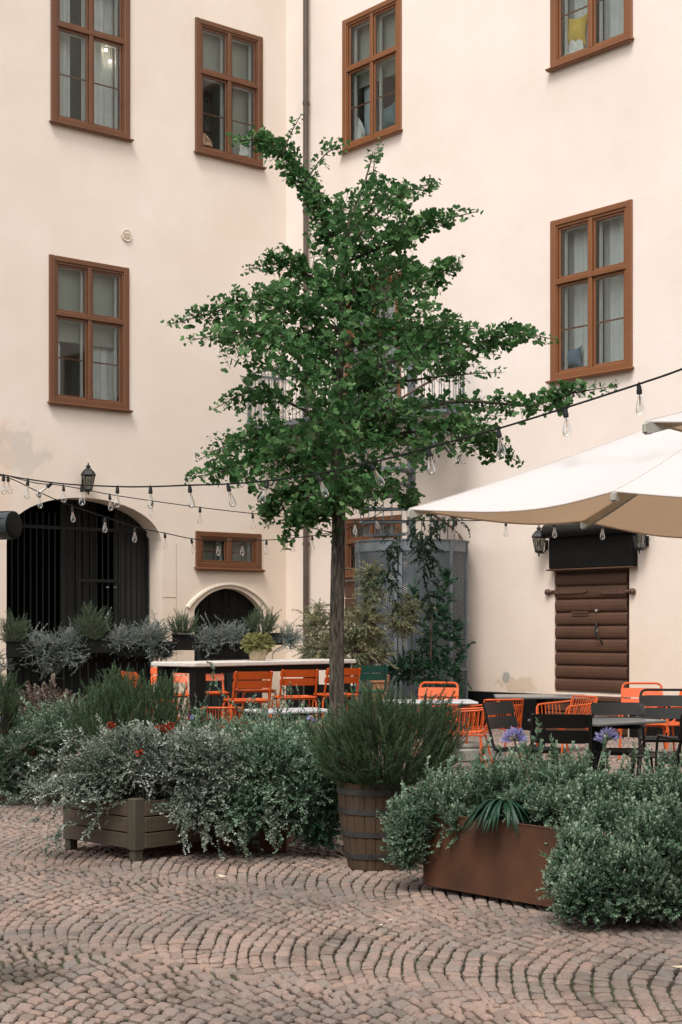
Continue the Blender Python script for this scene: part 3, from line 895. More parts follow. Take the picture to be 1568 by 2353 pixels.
# brown boarded panel under the low window
pn = MB(); zb = r4[2]
pn.bbox(WR(795), WR(840), -0.03, 0.05, zb-0.35, zb-0.06, 0.01); pn.bbox(WR(795), WR(840), -0.03, 0.05, zb-0.66, zb-0.37, 0.01)
pn.build('boarded_panel', M['door'], right)
# plinth
pl = MB(); pz = WR(1160, 1591)[1]
pl.bbox(0.05, dr[0]-0.02, -0.05, 0.02, 0, pz, 0.01); pl.bbox(dr[1]+0.03, 17.4, -0.05, 0.02, 0, pz-0.08, 0.01)
pl.build('plinth', M['plinth'], right)
# plank door with rounded boards
dd = MB(); nbd = 13; zt0, zb0 = dr[3]+0.25, dr[2]
hgt = (dr[3]-dr[2])/ 9.3
k = 0; z = zb0
while z < zt0:
    zz = min(z+hgt, zt0)
    prof = [(0.05, 0.0), (0.028, 0.006), (0.012, 0.022), (0.004, 0.05), (0.0, (zz-z)*0.5), (0.006, zz-z-0.05), (0.02, zz-z-0.02), (0.05, zz-z-0.004)]
    xs_ = [dr[0]+0.01, (dr[0]+dr[1])/2-0.002, (dr[0]+dr[1])/2+0.002, dr[1]-0.05]
    for (xa, xb) in ((xs_[0], xs_[1]), (xs_[2], xs_[3])):
        vs = [(xa, y, z+q) for y, q in prof] + [(xb, y, z+q) for y, q in prof]; mm = len(prof)
        dd.add(vs, [(i, mm+i, mm+i+1, i+1) for i in range(mm-1)])
    z = zz
dd.box(dr[0]+0.005, dr[1]-0.045, 0.045, 0.08, zb0, zt0)
door = dd.build('door', M['door'], right)
e = MB(); e.box(dr[1]-0.045, dr[1], 0.05, 0.09, zb0, zt0); e.build('door_gap', M['black'], right)
for (xa, xb, zz, sgn) in ((WR(1262), WR(1352), WR(1262, 1361)[1], 1), (WR(1457), WR(1377), WR(1457, 1359)[1], -1)):
    s = MB()
    s.tube([(xa, -0.03, zz), (xa + 0.12*sgn, -0.03, zz)], 0.028, 8)
    s.lathe([(0.0, -0.05), (0.04, -0.04), (0.055, 0), (0.04, 0.04), (0.0, 0.05)], 10, (xa, -0.03, zz))
    L = abs(xb-xa)-0.1
    vs = [(xa+0.1*sgn, -0.022, zz-0.03), (xa+(0.1+L*0.85)*sgn, -0.018, zz-0.028), (xa+(0.1+L)*sgn, -0.016, zz), (xa+(0.1+L*0.85)*sgn, -0.018, zz+0.028), (xa+0.1*sgn, -0.022, zz+0.03)]
    vs2 = [(v[0], v[1]+0.03, v[2]) for v in vs]
    s.add(vs+vs2, [(0,1,2,3,4) if sgn > 0 else (4,3,2,1,0)] + [((i+1)%5, i, i+5, (i+1)%5+5) for i in range(5)])
    s.build('strap_hinge', M['iron'], door)
hd = MB()
hx, hz = WR(1378), WR(1378, 1455)[1]
hd.tube(catmull([(hx-0.03, -0.01, hz+0.17), (hx-0.02, -0.05, hz+0.12), (hx-0.02, -0.07, hz), (hx+0.05, -0.05, hz-0.10), (hx+0.07, -0.01, hz-0.16)], 5), 0.014, 8)
hd.build('handle', M['lampblack'], door)
kh = MB(); kx = WR(1371); kz = WR(1371, 1449)[1]
for (q, w_) in ((kz, 0.03), (WR(1371, 1403)[1], 0.022)):
    kh.tube([(kx, -0.012, q), (kx, 0.01, q)], w_, 12)
kh.build('lock_cylinder', M['alu'], door)
sl = MB(); sx_, sz_ = WR(1334), WR(1334, 1410)[1]
for dz in (-0.02, 0.02): sl.box(sx_-0.17, sx_+0.17, -0.012, 0.01, sz_+dz-0.012, sz_+dz+0.012)
sl.build('letter_slot', M['iron'], door)
st = MB()
st.bbox(dr[0]-0.16, dr[1]+0.03, -0.28, 0.03, pz-0.06, pz+0.005, 0.01)
for k in range(3):
    st.bbox(dr[0]+0.02, dr[1]-0.02, -0.24+0.004*k, 0.0, 0.02+k*(pz-0.09)/3, (k+1)*(pz-0.09)/3, 0.012)
st.build('door_step', M['door'], right)

# --- unseen opposite wing, added behind the camera to block low sky and shade the courtyard
shade_wing = thing('building', 'plain cream wing added unseen behind the viewpoint to block low sky', 'building', (0, -14, 0), 0)
ob = MB(); ob.box(-22, 24, 0, 1, -0.05, 11.5)
ob.build('wall', plaster('cream_render_far', (0.72, 0.62, 0.52)), shade_wing)
orf = MB(); orf.box(-22.5, 24.5, -0.4, 5, 11.5, 11.8); orf.build('added_roof', M['pipe'], shade_wing)

# ------------------------------------------------------------------ wall-mounted things
def wall_frame(which, x, y, out):
    W = WL if which == 'L' else WR
    u = uL if which == 'L' else uR
    s, z = W(x, y, out)
    n_ = Vector((u.y, -u.x, 0))
    p = CORNER + u*s + n_*out
    return Vector((p.x, p.y, z)), (ROT_L if which == 'L' else ROT_R)

# downpipe
pp, pr = wall_frame('R', 703, 1450, 0.10)
dp = thing('drainpipe', 'brown downpipe running up the wall beside the inner corner', 'drainpipe', (pp.x, pp.y, 0), pr)
b = MB(); b.tube([(0,0,0.35),(0,0,5.6)], 0.052, 14); b.tube([(0,0,5.6),(0,0,9.6)], 0.050, 14); b.tube([(0,0,9.6),(0,0,17.3)], 0.052, 14)
b.tube([(0,0,0.4),(0,-0.03,0.25),(0,-0.12,0.15)], 0.052, 14); b.build('pipe', M['pipe'], dp, smooth=True)
for z in (1.4, 3.25, 5.55, 7.2, 9.55, 11.6):
    b = MB(); b.lathe([(0.053,-0.03),(0.061,-0.03),(0.061,0.03),(0.053,0.03)], 16, (0,0,z)); b.box(0.04, 0.052+0.06, -0.008, 0.008, z-0.01, z+0.01); b.box(-0.01,0.01,0.05,0.10,z-0.01,z+0.01)
    b.build('clamp', M['pipe'], dp, smooth=True)

# round vent cover
pp, pr = wall_frame('L', 291, 541, 0.01)
b = MB(); Mx = Matrix.Rotation(R(90), 4, 'X')
v = MB(); v.lathe([(0.0,0.012),(0.085,0.012),(0.093,0.02),(0.105,0.02),(0.108,0.0)], 28)
v.v = [tuple(Mx @ Vector(p)) for p in v.v]
for zz in (-0.035, 0.0, 0.035): v.box(-0.07, 0.07, -0.026, -0.012, zz-0.006, zz+0.004)
tag(v.build('vent_cover', M['plaster_trim'], loc=pp, rotz=pr, smooth=True), 'small round slotted vent cover on the left wall', 'vent')

def lantern(which, x, y, Hh, label):
    """six-sided wall lantern; (x, y) is the middle of the glass"""
    pp, pr = wall_frame(which, x, y, 0.19)
    L = thing('wall_lantern', label, 'lantern', pp, pr, 'black wall lanterns')
    k = Hh/0.62
    def hexring(r, z): return [(r*math.cos(R(60*i+30)), r*math.sin(R(60*i+30)), z) for i in range(6)]
    def hexband(b, r0_, z0_, r1_, z1_):
        b.add(hexring(r0_, z0_) + hexring(r1_, z1_), [(i, (i+1)%6, 6+(i+1)%6, 6+i) for i in range(6)])
    body = MB()
    zb_, zt_ = -0.16*k, 0.13*k; rb, rt = 0.075*k, 0.135*k
    for i in range(6):
        a = R(60*i+30)
        body.tube([(rb*math.cos(a), rb*math.sin(a), zb_), (rt*math.cos(a), rt*math.sin(a), zt_)], 0.009*k, 6)
    for (r_, z_) in ((rb, zb_), (rt, zt_)):
        body.tube([Vector(p) for p in hexring(r_, z_)], 0.012*k, 6, closed=True)
    body.build('cage', M['lampblack'], L)
    gl = MB(); hexband(gl, rb*0.97, zb_, rt*0.97, zt_); gl.build('glass', M['lampglass'], L)
    rf = MB()
    for (r0_, z0_, r1_, z1_) in ((rt*1.16, zt_, rt*1.14, zt_+0.015*k), (rt*1.14, zt_+0.015*k, rt*0.92, zt_+0.07*k), (rt*0.92, zt_+0.07*k, rt*0.45, zt_+0.14*k), (rt*0.45, zt_+0.14*k, rt*0.28, zt_+0.145*k)):
        hexband(rf, r0_, z0_, r1_, z1_)
    rf.lathe([(rt*0.28, zt_+0.14*k),(rt*0.30, zt_+0.17*k),(rt*0.42, zt_+0.178*k),(rt*0.36, zt_+0.19*k),(0.012*k, zt_+0.22*k),(0.018*k, zt_+0.235*k),(0.008*k, zt_+0.25*k),(0.0, zt_+0.285*k)], 12)
    rf.build('lantern_roof', M['lampblack'], L)
    bt = MB(); bt.lathe([(rb*1.1, zb_),(rb*1.05, zb_-0.02*k),(rb*0.35, zb_-0.045*k),(0.014*k, zb_-0.06*k),(0.022*k, zb_-0.08*k),(0.008*k, zb_-0.10*k),(0.0, zb_-0.13*k)], 12)
    bt.build('finial', M['lampblack'], L)
    ar = MB(); ar.tube(catmull([(0, 0.18, -0.02*k), (0, 0.15, -0.14*k), (0, 0.08, zb_-0.035*k), (0, 0.0, zb_-0.02*k)], 5), 0.010, 8)
    ar.bbox(-0.03, 0.03, 0.165, 0.19, -0.12*k, 0.08*k, 0.006)
    ar.build('bracket', M['lampblack'], L)
    bb = MB(); bb.lathe([(0.0,-0.06*k),(0.022*k,-0.04*k),(0.028*k,0.0),(0.016*k,0.05*k),(0.012*k,0.08*k)], 10); bb.build('lamp_bulb', M['white'], L, smooth=True)
    return L
lantern('L', 203, 1107, 0.53, 'black wall lantern above the arched carriage gateway')
lantern('R', 1239, 1249, 0.48, 'black wall lantern on the left of the dark sign box over the plank door')
lantern('R', 1470, 1240, 0.48, 'black wall lantern half under the parasol, on the right of the dark sign box')

# sign box over the door
s0, s1 = WR(1264, out=0.1), WR(1457, out=0.1)
zb_, zt_ = WR(1360, 1304, 0.1)[1], WR(1360, 1205, 0.1)[1]
pp = CORNER + uR*s0
sg = thing('awning_box', 'black roller awning and blank dark panel above the plank door', 'awning', (pp.x, pp.y, 0), ROT_R)
b = MB(); b.bbox(0, s1-s0, -0.13, 0.0, zb_, zt_+0.05, 0.01); b.build('fascia_panel', M['black'], sg)
b = MB(); b.tube([(-0.0, -0.19, zt_-0.07), (s1-s0, -0.19, zt_-0.07)], 0.11, 16); b.build('roller', M['dark'], sg, smooth=True)
b = MB(); b.bbox(-0.03, s1-s0+0.02, -0.16, -0.02, zb_-0.03, zb_-0.004, 0.005); b.build('ledge', M['door'], sg)

# loudspeaker at the left edge
sp = thing('loudspeaker', 'dark grey outdoor loudspeaker cut by the left edge of the view', 'loudspeaker', P(14, 1207, 9.0), R(66))
b = MB()
prof = [(0.0,-0.16),(0.05,-0.16),(0.066,-0.12),(0.076,0.0),(0.082,0.05),(0.082,0.055)]
b.lathe(prof, 24); 
for i in range(5):
    a = R(60*i); b.box(-0.004,0.004,0.074,0.084,-0.08,0.04, Matrix.Rotation(a,4,'Z'))
b.v = [(p[0], -p[2], p[1]*1.0) for p in b.v]; b.build('cabinet', M['speaker'], sp, smooth=True)
b = MB(); b.lathe([(0.082,0.055),(0.076,0.06),(0.05,0.062),(0.0,0.063)], 24); b.v = [(p[0], -p[2], p[1]) for p in b.v]
b.build('front_grille', M['black'], sp, smooth=True)
b = MB(); b.tube([(0,0.12,0.0),(0,0.5,0.02)], 0.014, 8); b.build('mount', M['lampblack'], sp)

# ------------------------------------------------------------------ festoon lights
def bulb_parts(root, p, scale=1.0, tilt=(0, 0), glass_only=False):
    Mx = Matrix.Translation(p) @ Matrix.Rotation(tilt[0], 4, 'X') @ Matrix.Rotation(tilt[1], 4, 'Y') @ Matrix.Scale(scale, 4)
    def tf(mb): mb.v = [tuple(Mx @ Vector(v)) for v in mb.v]; return mb
    g_ = MB(); g_.lathe([(0.013,-0.055),(0.014,-0.075),(0.020,-0.105),(0.030,-0.145),(0.033,-0.165),(0.030,-0.183),(0.018,-0.197),(0.005,-0.203),(0.0,-0.203)], 14)
    g_ = tf(g_).build('bulb', M['bulbglass'], root, smooth=True, world=True)
    s_ = MB(); s_.lathe([(0.0,0.006),(0.012,0.006),(0.017,-0.005),(0.017,-0.022),(0.020,-0.026),(0.020,-0.055),(0.014,-0.058)], 12)
    s_.tube([(0,-0.012,0.004),(0,-0.016,0.02),(0,0.0,0.028),(0,0.014,0.02),(0,0.012,0.004)], 0.003, 5)
    s_ = tf(s_).build('socket', M['cable'], root, smooth=True, world=True)
    s_.parent = g_
    f_ = MB()
    pts = [(0.006*math.cos(R(i*120)), 0.006*math.sin(R(i*120)), -0.075 - (0.055 if i % 2 else 0.0)) for i in range(7)]
    f_.tube(pts, 0.0022, 4); f_.tube([(0,0,-0.057),(0,0,-0.10)], 0.0035, 5)
    f_ = tf(f_).build('filament', M['filament'], root, world=True)
    f_.parent = g_

def festoon(label, pts, Ys, bulbs, rad=0.0065, bulb_tilt=0.12):
    """pts: pixels along the cable, Ys: depth at the two ends; bulbs: pixel columns"""
    x0, x1 = pts[0][0], pts[-1][0]
    def dep(x): return 1/((1/Ys[0]) + (1/Ys[1]-1/Ys[0])*(x-x0)/(x1-x0))
    W_ = [P(x, y, dep(x)) for x, y in pts]
    fine = catmull(W_, 8)
    root = thing('string_light', label, 'string light', W_[0], 0, 'festoon lights strung across the courtyard')
    b = MB(); b.tube(fine, rad, 6); b.build('cable', M['cable'], root, world=True)
    for q in bulbs:
        x, tl = q if isinstance(q, tuple) else (q, None)
        k = (x - CX)/F
        best = min(range(len(fine)-1), key=lambda i: abs((fine[i].x+fine[i+1].x)/2 - k*(fine[i].y+fine[i+1].y)/2))
        a, c = fine[best], fine[best+1]
        fa, fc = a.x-k*a.y, c.x-k*c.y
        t_ = fa/(fa-fc) if abs(fa-fc) > 1e-9 else 0.5
        p = a.lerp(c, min(1, max(0, t_)))
        ty = tl if tl is not None else random.uniform(-bulb_tilt, bulb_tilt)
        bulb_parts(root, p + Vector((0, 0, -0.012)), 0.90, (random.uniform(-0.1, 0.1), ty))
    return root

festoon('thick festoon cable rising to the right across the tree and above the parasol',
        [(-40,1085),(0,1090),(64,1101),(150,1112),(270,1118),(350,1118),(432,1115),(524,1112),(620,1104),(735,1088),(858,1062),(988,1028),(1148,984),(1303,936),(1470,882),(1568,848),(1700,795)],
        (15.5, 9.0), [8,64,(118,0.9),188,270,346,436,(524,-0.25),(616,0.3),(732,-0.35),(853,-0.5),(986,-0.12),(1146,-0.14),(1300,-0.08),(1469,-0.08)], 0.0068)
festoon('festoon cable dropping from the left edge towards the tree trunk in the middle',
        [(-40,1080),(20,1094),(84,1110),(146,1116),(252,1136),(351,1151),(460,1166),(581,1180),(700,1192),(790,1196)],
        (16.5, 20.5), [18,146,252,351,460,581], 0.0055)
festoon('lowest festoon cable sagging in front of the dark gateway and the small window',
        [(-30,1084),(30,1102),(90,1131),(166,1163),(241,1188),(310,1211),(379,1225),(442,1238),(500,1243),(557,1243),(613,1241),(676,1236),(718,1231),(800,1215),(850,1192),(900,1165)],
        (17.5, 22.0), [90,166,241,310,379,(440,-0.2),500,557,613,676,718,(862,-0.3)], 0.006)
festoon('festoon cable running level behind the trunk and under the parasol edge',
        [(660,1190),(800,1195),(937,1196),(1049,1196),(1163,1197),(1275,1200),(1385,1203),(1500,1206),(1620,1208)],
        (21.0, 17.5), [816,937,1049,1163,1275,1385,1500], 0.006, 0.06)

# ------------------------------------------------------------------ parasols
def parasol(label, corner, dN, dF, zc, lift, peak_h, two_tier=False):
    """rectangular parasol: corner tip, vectors to the middles of its two edges"""
    c0 = Vector((corner.x, corner.y, 0))
    a, b_ = Vector(dN), Vector(dF)
    cen = c0 + a + b_
    root = thing('parasol', label, 'parasol', (cen.x, cen.y, 0))
    N = 28
    V = []; 
    def zf(u, v):
        m_ = max(abs(u), abs(v)); 
        # ribs in the middle of each edge and at the corners; cloth sags between
        w_ = min(abs(u), abs(v))/m_ if m_ > 1e-6 else 0
        sag = math.sin(math.pi*w_)*0.055*m_**1.5
        z = zc + peak_h*(1-m_)**1.08 * 1.0
        z += lift*(1-w_)*m_**2
        return z - sag
    for i in range(N+1):
        for j_ in range(N+1):
            u, v = -1+2*i/N, -1+2*j_/N
            m_ = max(abs(u), abs(v)); w_ = min(abs(u), abs(v))/m_ if m_ > 1e-6 else 0
            pull = 1 - 0.055*math.sin(math.pi*w_)*m_**3
            p = cen + a*u*pull + b_*v*pull
            V.append((p.x, p.y, zf(u, v)))
    fs = [(i*(N+1)+j_, (i+1)*(N+1)+j_, (i+1)*(N+1)+j_+1, i*(N+1)+j_+1) for i in range(N) for j_ in range(N)]
    mb = MB(); mb.add(V, fs)
    # hem: a second skin 12 mm lower closes the cloth
    o = mb.build('canopy', M['canvas'], root, smooth=True, world=True)
    for (u1, v1) in ((1,1),(1,-1),(-1,1),(-1,-1),(1,0),(-1,0),(0,1),(0,-1)):
        sm = MB(); sm.tube([(cen.x+a.x*u1*k/16+b_.x*v1*k/16, cen.y+a.y*u1*k/16+b_.y*v1*k/16, zf(u1*k/16, v1*k/16)+0.001) for k in range(1, 17)], 0.0035, 5)
        sm.build('seam', M['canvas'], root, smooth=True, world=True)
    hm = MB(); rim = []
    for (u0, v0, u1, v1) in ((-1,-1,1,-1),(1,-1,1,1),(1,1,-1,1),(-1,1,-1,-1)):
        for k in range(N):
            u, v = u0+(u1-u0)*k/N, v0+(v1-v0)*k/N
            w_ = min(abs(u), abs(v)); pull = 1 - 0.055*math.sin(math.pi*w_)
            p = cen + a*u*pull + b_*v*pull; rim.append((p.x, p.y, zf(u, v)-0.004))
    hm.tube(rim, 0.006, 6, closed=True); hm.build('hem', M['canvas'], root, smooth=True, world=True)
    hub = Vector((cen.x, cen.y, zc+peak_h-0.14))
    for (u, v) in ((1,0),(-1,0),(0,1),(0,-1),(1,1),(1,-1),(-1,1),(-1,-1)):
        rb = MB(); ps = []
        for k in range(9):
            t_ = k/8
            p = cen + a*u*t_ + b_*v*t_
            ps.append(Vector((p.x, p.y, min(zf(u*t_, v*t_) - 0.035, hub.z))))
        dirv = (ps[-1]-ps[0]).normalized(); side = dirv.cross(Vector((0,0,1))).normalized()*0.022
        vs = []
        for p in ps:
            vs += [p-side+Vector((0,0,0.022)), p+side+Vector((0,0,0.022)), p+side-Vector((0,0,0.03)), p-side-Vector((0,0,0.03))]
        rb.add(vs, [(4*k+q, 4*k+(q+1)%4, 4*k+4+(q+1)%4, 4*k+4+q) for k in range(8) for q in range(4)] + [(3,2,1,0), (32,33,34,35)])
        r_ = rb.build('rib', M['alu'], root, world=True)
        cp = MB(); e_ = ps[-1]; cp.bbox(-0.03, 0.016, -0.020, 0.020, -0.028, 0.026, 0.008, Matrix.Translation(e_) @ Matrix.Rotation(math.atan2(dirv.y, dirv.x), 4, 'Z'))
        cp = cp.build('rib_cap', M['alu'], root, world=True); cp.parent = r_
    pb = MB(); pb.tube([(cen.x, cen.y, 0.1), (cen.x, cen.y, zc+peak_h)], 0.04, 14); pb.build('pole', M['alu'], root, smooth=True, world=True)
    hb_ = MB(); hb_.lathe([(0.04,-0.08),(0.10,-0.07),(0.11,0.0),(0.10,0.05),(0.04,0.06)], 16, hub); hb_.build('hub', M['alu'], root, smooth=True, world=True)
    bs = MB(); bs.bbox(cen.x-0.45, cen.x+0.45, cen.y-0.45, cen.y+0.45, 0.0, 0.1, 0.02); bs.build('base', M['concrete'], root, world=True)
    return root
Lc = P(941, 1169, 10.0)
parasol('large cream parasol with open ribs covering the right side', Lc, (1.163, -0.96, 0), (1.37, 1.5, 0), Lc.z, 0.03, 0.92)
L2 = P(1486, 967, 7.3)
parasol('second cream parasol, only its tip showing above the large one', L2, (1.25, -1.03, 0), (1.0, 1.1, 0), L2.z, 0.02, 0.7)

# ------------------------------------------------------------------ spiral stair
Cs = P(946, 1450, 25.45); Cs.z = 0
stair = thing('spiral_staircase', 'galvanised spiral staircase rising from its round mesh cage to the wall balcony', 'staircase', Cs, 0)
Rs = 0.93
ztop = CAMH + 205/F*25.45
def uv_cyl(name, mat_, r, z0, z1, a0, a1, n=40):
    V = []; 
    for k in range(n+1):
        a = a0 + (a1-a0)*k/n
        V += [(r*math.cos(a), r*math.sin(a), z0), (r*math.cos(a), r*math.sin(a), z1)]
    me = bpy.data.meshes.new(name); me.from_pydata(V, [], [(2*k, 2*k+2, 2*k+3, 2*k+1) for k in range(n)])
    uv = me.uv_layers.new()
    for p in me.polygons:
        for li in p.loop_indices:
            vi = me.loops[li].vertex_index; a = (a1-a0)*(vi//2)/n
            uv.data[li].uv = (a*r, z1 if vi % 2 else z0)
    me.update()
    return link(name, me, mat_, stair)
cage = uv_cyl('mesh_cage', M['galv_mesh'], Rs, 0.05, ztop-0.18, 0, 2*math.pi, 56)
b = MB(); b.lathe([(Rs-0.01, ztop-0.19),(Rs+0.012, ztop-0.19),(Rs+0.012, ztop-0.02),(Rs+0.03, ztop-0.02),(Rs+0.03, ztop),(Rs-0.01, ztop)], 56)
b.build('cage_band', M['galv'], stair, smooth=True)
b = MB(); b.lathe([(Rs-0.01, 0.02),(Rs+0.012, 0.02),(Rs+0.012, 0.12),(Rs-0.01, 0.12)], 56)
b.build('cage_band', M['galv'], stair, smooth=True)
for ang in (-158, -108, -103, -50, -18, 20, 70, 120, 165):
    b = MB(); a = R(ang); b.box(Rs-0.02, Rs+0.028, -0.024, 0.024, 0.0, ztop-0.01, Matrix.Rotation(a, 4, 'Z')); b.build('cage_post', M['galv'], stair)
b = MB()
zr = WR(900, 1322)[1]
zr = CAMH + (1450-1328)/F*24.6
b.lathe([(Rs+0.004, zr-0.03),(Rs+0.02, zr-0.03),(Rs+0.02, zr+0.03),(Rs+0.004, zr+0.03)], 30, (0,0,0), R(-158), R(-103))
b.build('cage_rail', M['galv'], stair); b = MB()
b.lathe([(Rs+0.004, 0.95),(Rs+0.02, 0.95),(Rs+0.02, 1.0),(Rs+0.004, 1.0)], 30, (0,0,0), R(-50), R(20))
b.build('cage_rail', M['galv'], stair)
zl = CAMH + (1450-930)/F*26.2                                    # landing level
b = MB(); b.tube([(0,0,0),(0,0,zl+1.1)], 0.07, 18); b.build('centre_pole', M['galv'], stair, smooth=True)
nst = 27; rise = zl/nst
a_land = R(20)
for k in range(1, nst):
    a = a_land - R(22.5)*(nst-k)
    z = rise*k
    b = MB(); w0, w1 = R(12.5), R(12.5)
    ri, ro = 0.07, Rs-0.05
    top = [(ri*math.cos(a-w0*2), ri*math.sin(a-w0*2)), (ro*math.cos(a-w0), ro*math.sin(a-w0)), (ro*math.cos(a+w1), ro*math.sin(a+w1)), (ri*math.cos(a+w1*2), ri*math.sin(a+w1*2))]
    vs = [(x, y, z) for x, y in top] + [(x, y, z-0.045) for x, y in top]
    b.add(vs, [(0,1,2,3),(7,6,5,4),(0,4,5,1),(1,5,6,2),(2,6,7,3),(3,7,4,0)])
    if z > 2.2:
        b.tube([((Rs-0.06)*math.cos(a), (Rs-0.06)*math.sin(a), z-0.1), ((Rs-0.06)*math.cos(a), (Rs-0.06)*math.sin(a), z+0.95)], 0.010, 6)
        a2 = a + R(11); b.tube([((Rs-0.06)*math.cos(a2), (Rs-0.06)*math.sin(a2), z+0.02), ((Rs-0.06)*math.cos(a2), (Rs-0.06)*math.sin(a2), z+1.05)], 0.008, 6)
    b.build('tread', M['galv'], stair)
b = MB(); pts = []
for k in range(80):
    t_ = k/79; kk = 10 + (nst-10)*t_
    a = a_land - R(22.5)*(nst-kk); pts.append(((Rs-0.06)*math.cos(a), (Rs-0.06)*math.sin(a), rise*kk+0.98))
b.tube(pts, 0.021, 8); b.build('handrail', M['iron'], stair, smooth=True)
# balcony along the wall
sA, sB = WR(657, out=0.02), WR(1062, out=0.02)
Pb = CORNER + uR*sA
bal = thing('balcony', 'grey steel balcony on the wall joined by the spiral stair', 'balcony', (Pb.x, Pb.y, zl), ROT_R)
Lb = sB - sA; dB = 0.95
b = MB(); b.bbox(0, Lb, -dB, -0.005, -0.10, 0.0, 0.01); b.build('deck', M['galv'], bal)
b = MB(); b.tube(fillet([(0.0,-0.02,1.0),(0.0,-dB+0.03,1.0),(Lb-0.02,-dB+0.03,1.0),(Lb-0.02,-0.02,1.0)], 0.05), 0.021, 8); b.build('top_rail', M['galv'], bal)
nbr = int(Lb/0.105)
for k in range(nbr+1):
    x = 0.01 + (Lb-0.04)*k/nbr
    b = MB(); b.tube([(x,-dB+0.03,-0.05),(x,-dB+0.03,1.0)], 0.007 if k % 8 else 0.018, 6); b.build('baluster', M['galv'], bal)
for xe in (0.0, Lb-0.02):
    for k in range(8):
        y = -dB+0.03 + (dB-0.05)*(k+0.5)/8
        b = MB(); b.tube([(xe,y,-0.05),(xe,y,1.0)], 0.007, 6); b.build('baluster', M['galv'], bal)
for x in (0.3, Lb*0.5, Lb-0.3):
    b = MB(); b.tube([(x,-dB+0.1,-0.1),(x,-0.01,-0.85)], 0.022, 8); b.build('bracket', M['galv'], bal)

# ------------------------------------------------------------------ tables
def table(label, x, y, Y, wx, wy, h, rot, top_m, legs='pedestal', thick=0.03, leg_m=None, group=None, lean=False):
    c = P(x, y, Y); c.z = 0
    root = thing('table', label, 'table', c, rot, group)
    b = MB(); b.bbox(-wx/2, wx/2, -wy/2, wy/2, h-thick, h, 0.008); b.build('tabletop', top_m, root)
    leg_m = leg_m or M['black']
    if legs == 'pedestal':
        b = MB(); b.bbox(-0.045, 0.045, -0.045, 0.045, 0.03, h-thick, 0.008); b.build('pedestal', leg_m, root)
        b = MB(); b.bbox(-0.28, 0.28, -0.28, 0.28, 0, 0.03, 0.01); b.bbox(-0.2,0.2,-0.2,0.2,h-thick-0.02,h-thick-0.001,0.005); b.build('base', leg_m, root)
    elif legs == 'thick':
        b = MB(); b.bbox(-0.06, 0.06, -0.06, 0.06, 0.03, h-thick, 0.008); b.build('pedestal', leg_m, root)
        b = MB(); b.bbox(-0.3, 0.3, -0.3, 0.3, 0, 0.03, 0.01); b.build('base', leg_m, root)
    else:
        lw = 0.045 if legs == 'four' else 0.10
        ins = 0.12 if legs == 'bar' else 0.03
        ap = 0.13 if legs == 'bar' else 0.04
        b = MB()
        b.box(-wx/2+ins, wx/2-ins, -wy/2+ins, -wy/2+ins+0.03, h-thick-ap, h-thick-0.001); b.box(-wx/2+ins, wx/2-ins, wy/2-ins-0.03, wy/2-ins, h-thick-ap, h-thick-0.001)
        b.box(-wx/2+ins, -wx/2+ins+0.03, -wy/2+ins+0.03, wy/2-ins-0.03, h-thick-ap, h-thick-0.001); b.box(wx/2-ins-0.03, wx/2-ins, -wy/2+ins+0.03, wy/2-ins-0.03, h-thick-ap, h-thick-0.001)
        b.build('apron', leg_m, root)
        for sx in (-1, 1):
            for sy in (-1, 1):
                x_, y_ = sx*(wx/2-ins-lw/2+0.005), sy*(wy/2-ins-lw/2+0.005)
                b = MB(); b.bbox(x_-lw/2, x_+lw/2, y_-lw/2, y_+lw/2, 0, h-thick-0.003, 0.006); b.build('leg', leg_m, root)
    return root
# long bar table: near left corner at D(448,1524), depth 19
TH = CAMH - 73/F*19.0
cn = P(448, 1450, 19.0); cn.z = 0
uT = Vector((0.66, 0.75, 0)).normalized(); vT = Vector((-uT.y, uT.x, 0))
farx = P(820, 1450, 21.9); LT = 3.07
WT = 0.82
cT = cn + uT*LT/2 + vT*WT/2
bt = thing('bar_table', 'long white-topped bar table on thick black legs behind the orange chairs', 'table', cT, math.atan2(uT.y, uT.x))
b = MB(); b.bbox(-LT/2, LT/2, -WT/2, WT/2, TH-0.055, TH, 0.01); b.build('tabletop', M['stone_top'], bt)
b = MB()
for sy in (-1, 1):
    y_ = sy*(WT/2-0.10); b.box(-LT/2+0.12, LT/2-0.12, y_-0.02, y_+0.02, TH-0.055-0.085, TH-0.057)
for sx in (-1, 1):
    x_ = sx*(LT/2-0.14); b.box(x_-0.02, x_+0.02, -WT/2+0.12, WT/2-0.12, TH-0.055-0.084, TH-0.058)
b.build('apron', M['black'], bt)
for sx in (-1, 1):
    for sy in (-1, 1):
        x_, y_ = sx*(LT/2-0.15), sy*(WT/2-0.11)
        b = MB(); b.bbox(x_-0.085, x_+0.085, y_-0.065, y_+0.065, 0, TH-0.058, 0.006); b.build('leg', M['black'], bt)

tb_s = table('small square pale table in front of the long bar table', 668, 1631, 16.9, 0.86, 0.62, 0.735, R(28), M['pale_top'], 'pedestal')
table('grey table left of the orange wire armchair', 982, 1611, 18.8, 1.16, 0.75, 0.745, R(3), M['pale_top'], 'pedestal')
table('dark grey table in front of the plinth between the wall and the black chairs', 1243, 1600, 20.3, 1.22, 0.8, 0.745, R(-4), M['grey_top'], 'thick')
table('dark grey table amid the black chairs, on a thick black post', 1372, 1652, 14.9, 0.95, 0.95, 0.74, R(38), M['grey_top'], 'thick')
cb = P(1090, 1450, 19.0); cb.z = 0
b = MB(); b.bbox(-0.3, 0.3, -0.3, 0.3, 0, 0.16, 0.02); b.bbox(-0.24,0.24,-0.24,0.24,0.16,0.22,0.02)
tag(b.build('concrete_block', M['concrete'], loc=cb, rotz=0.3), 'grey concrete block on the cobbles by the orange wire armchairs', 'block')

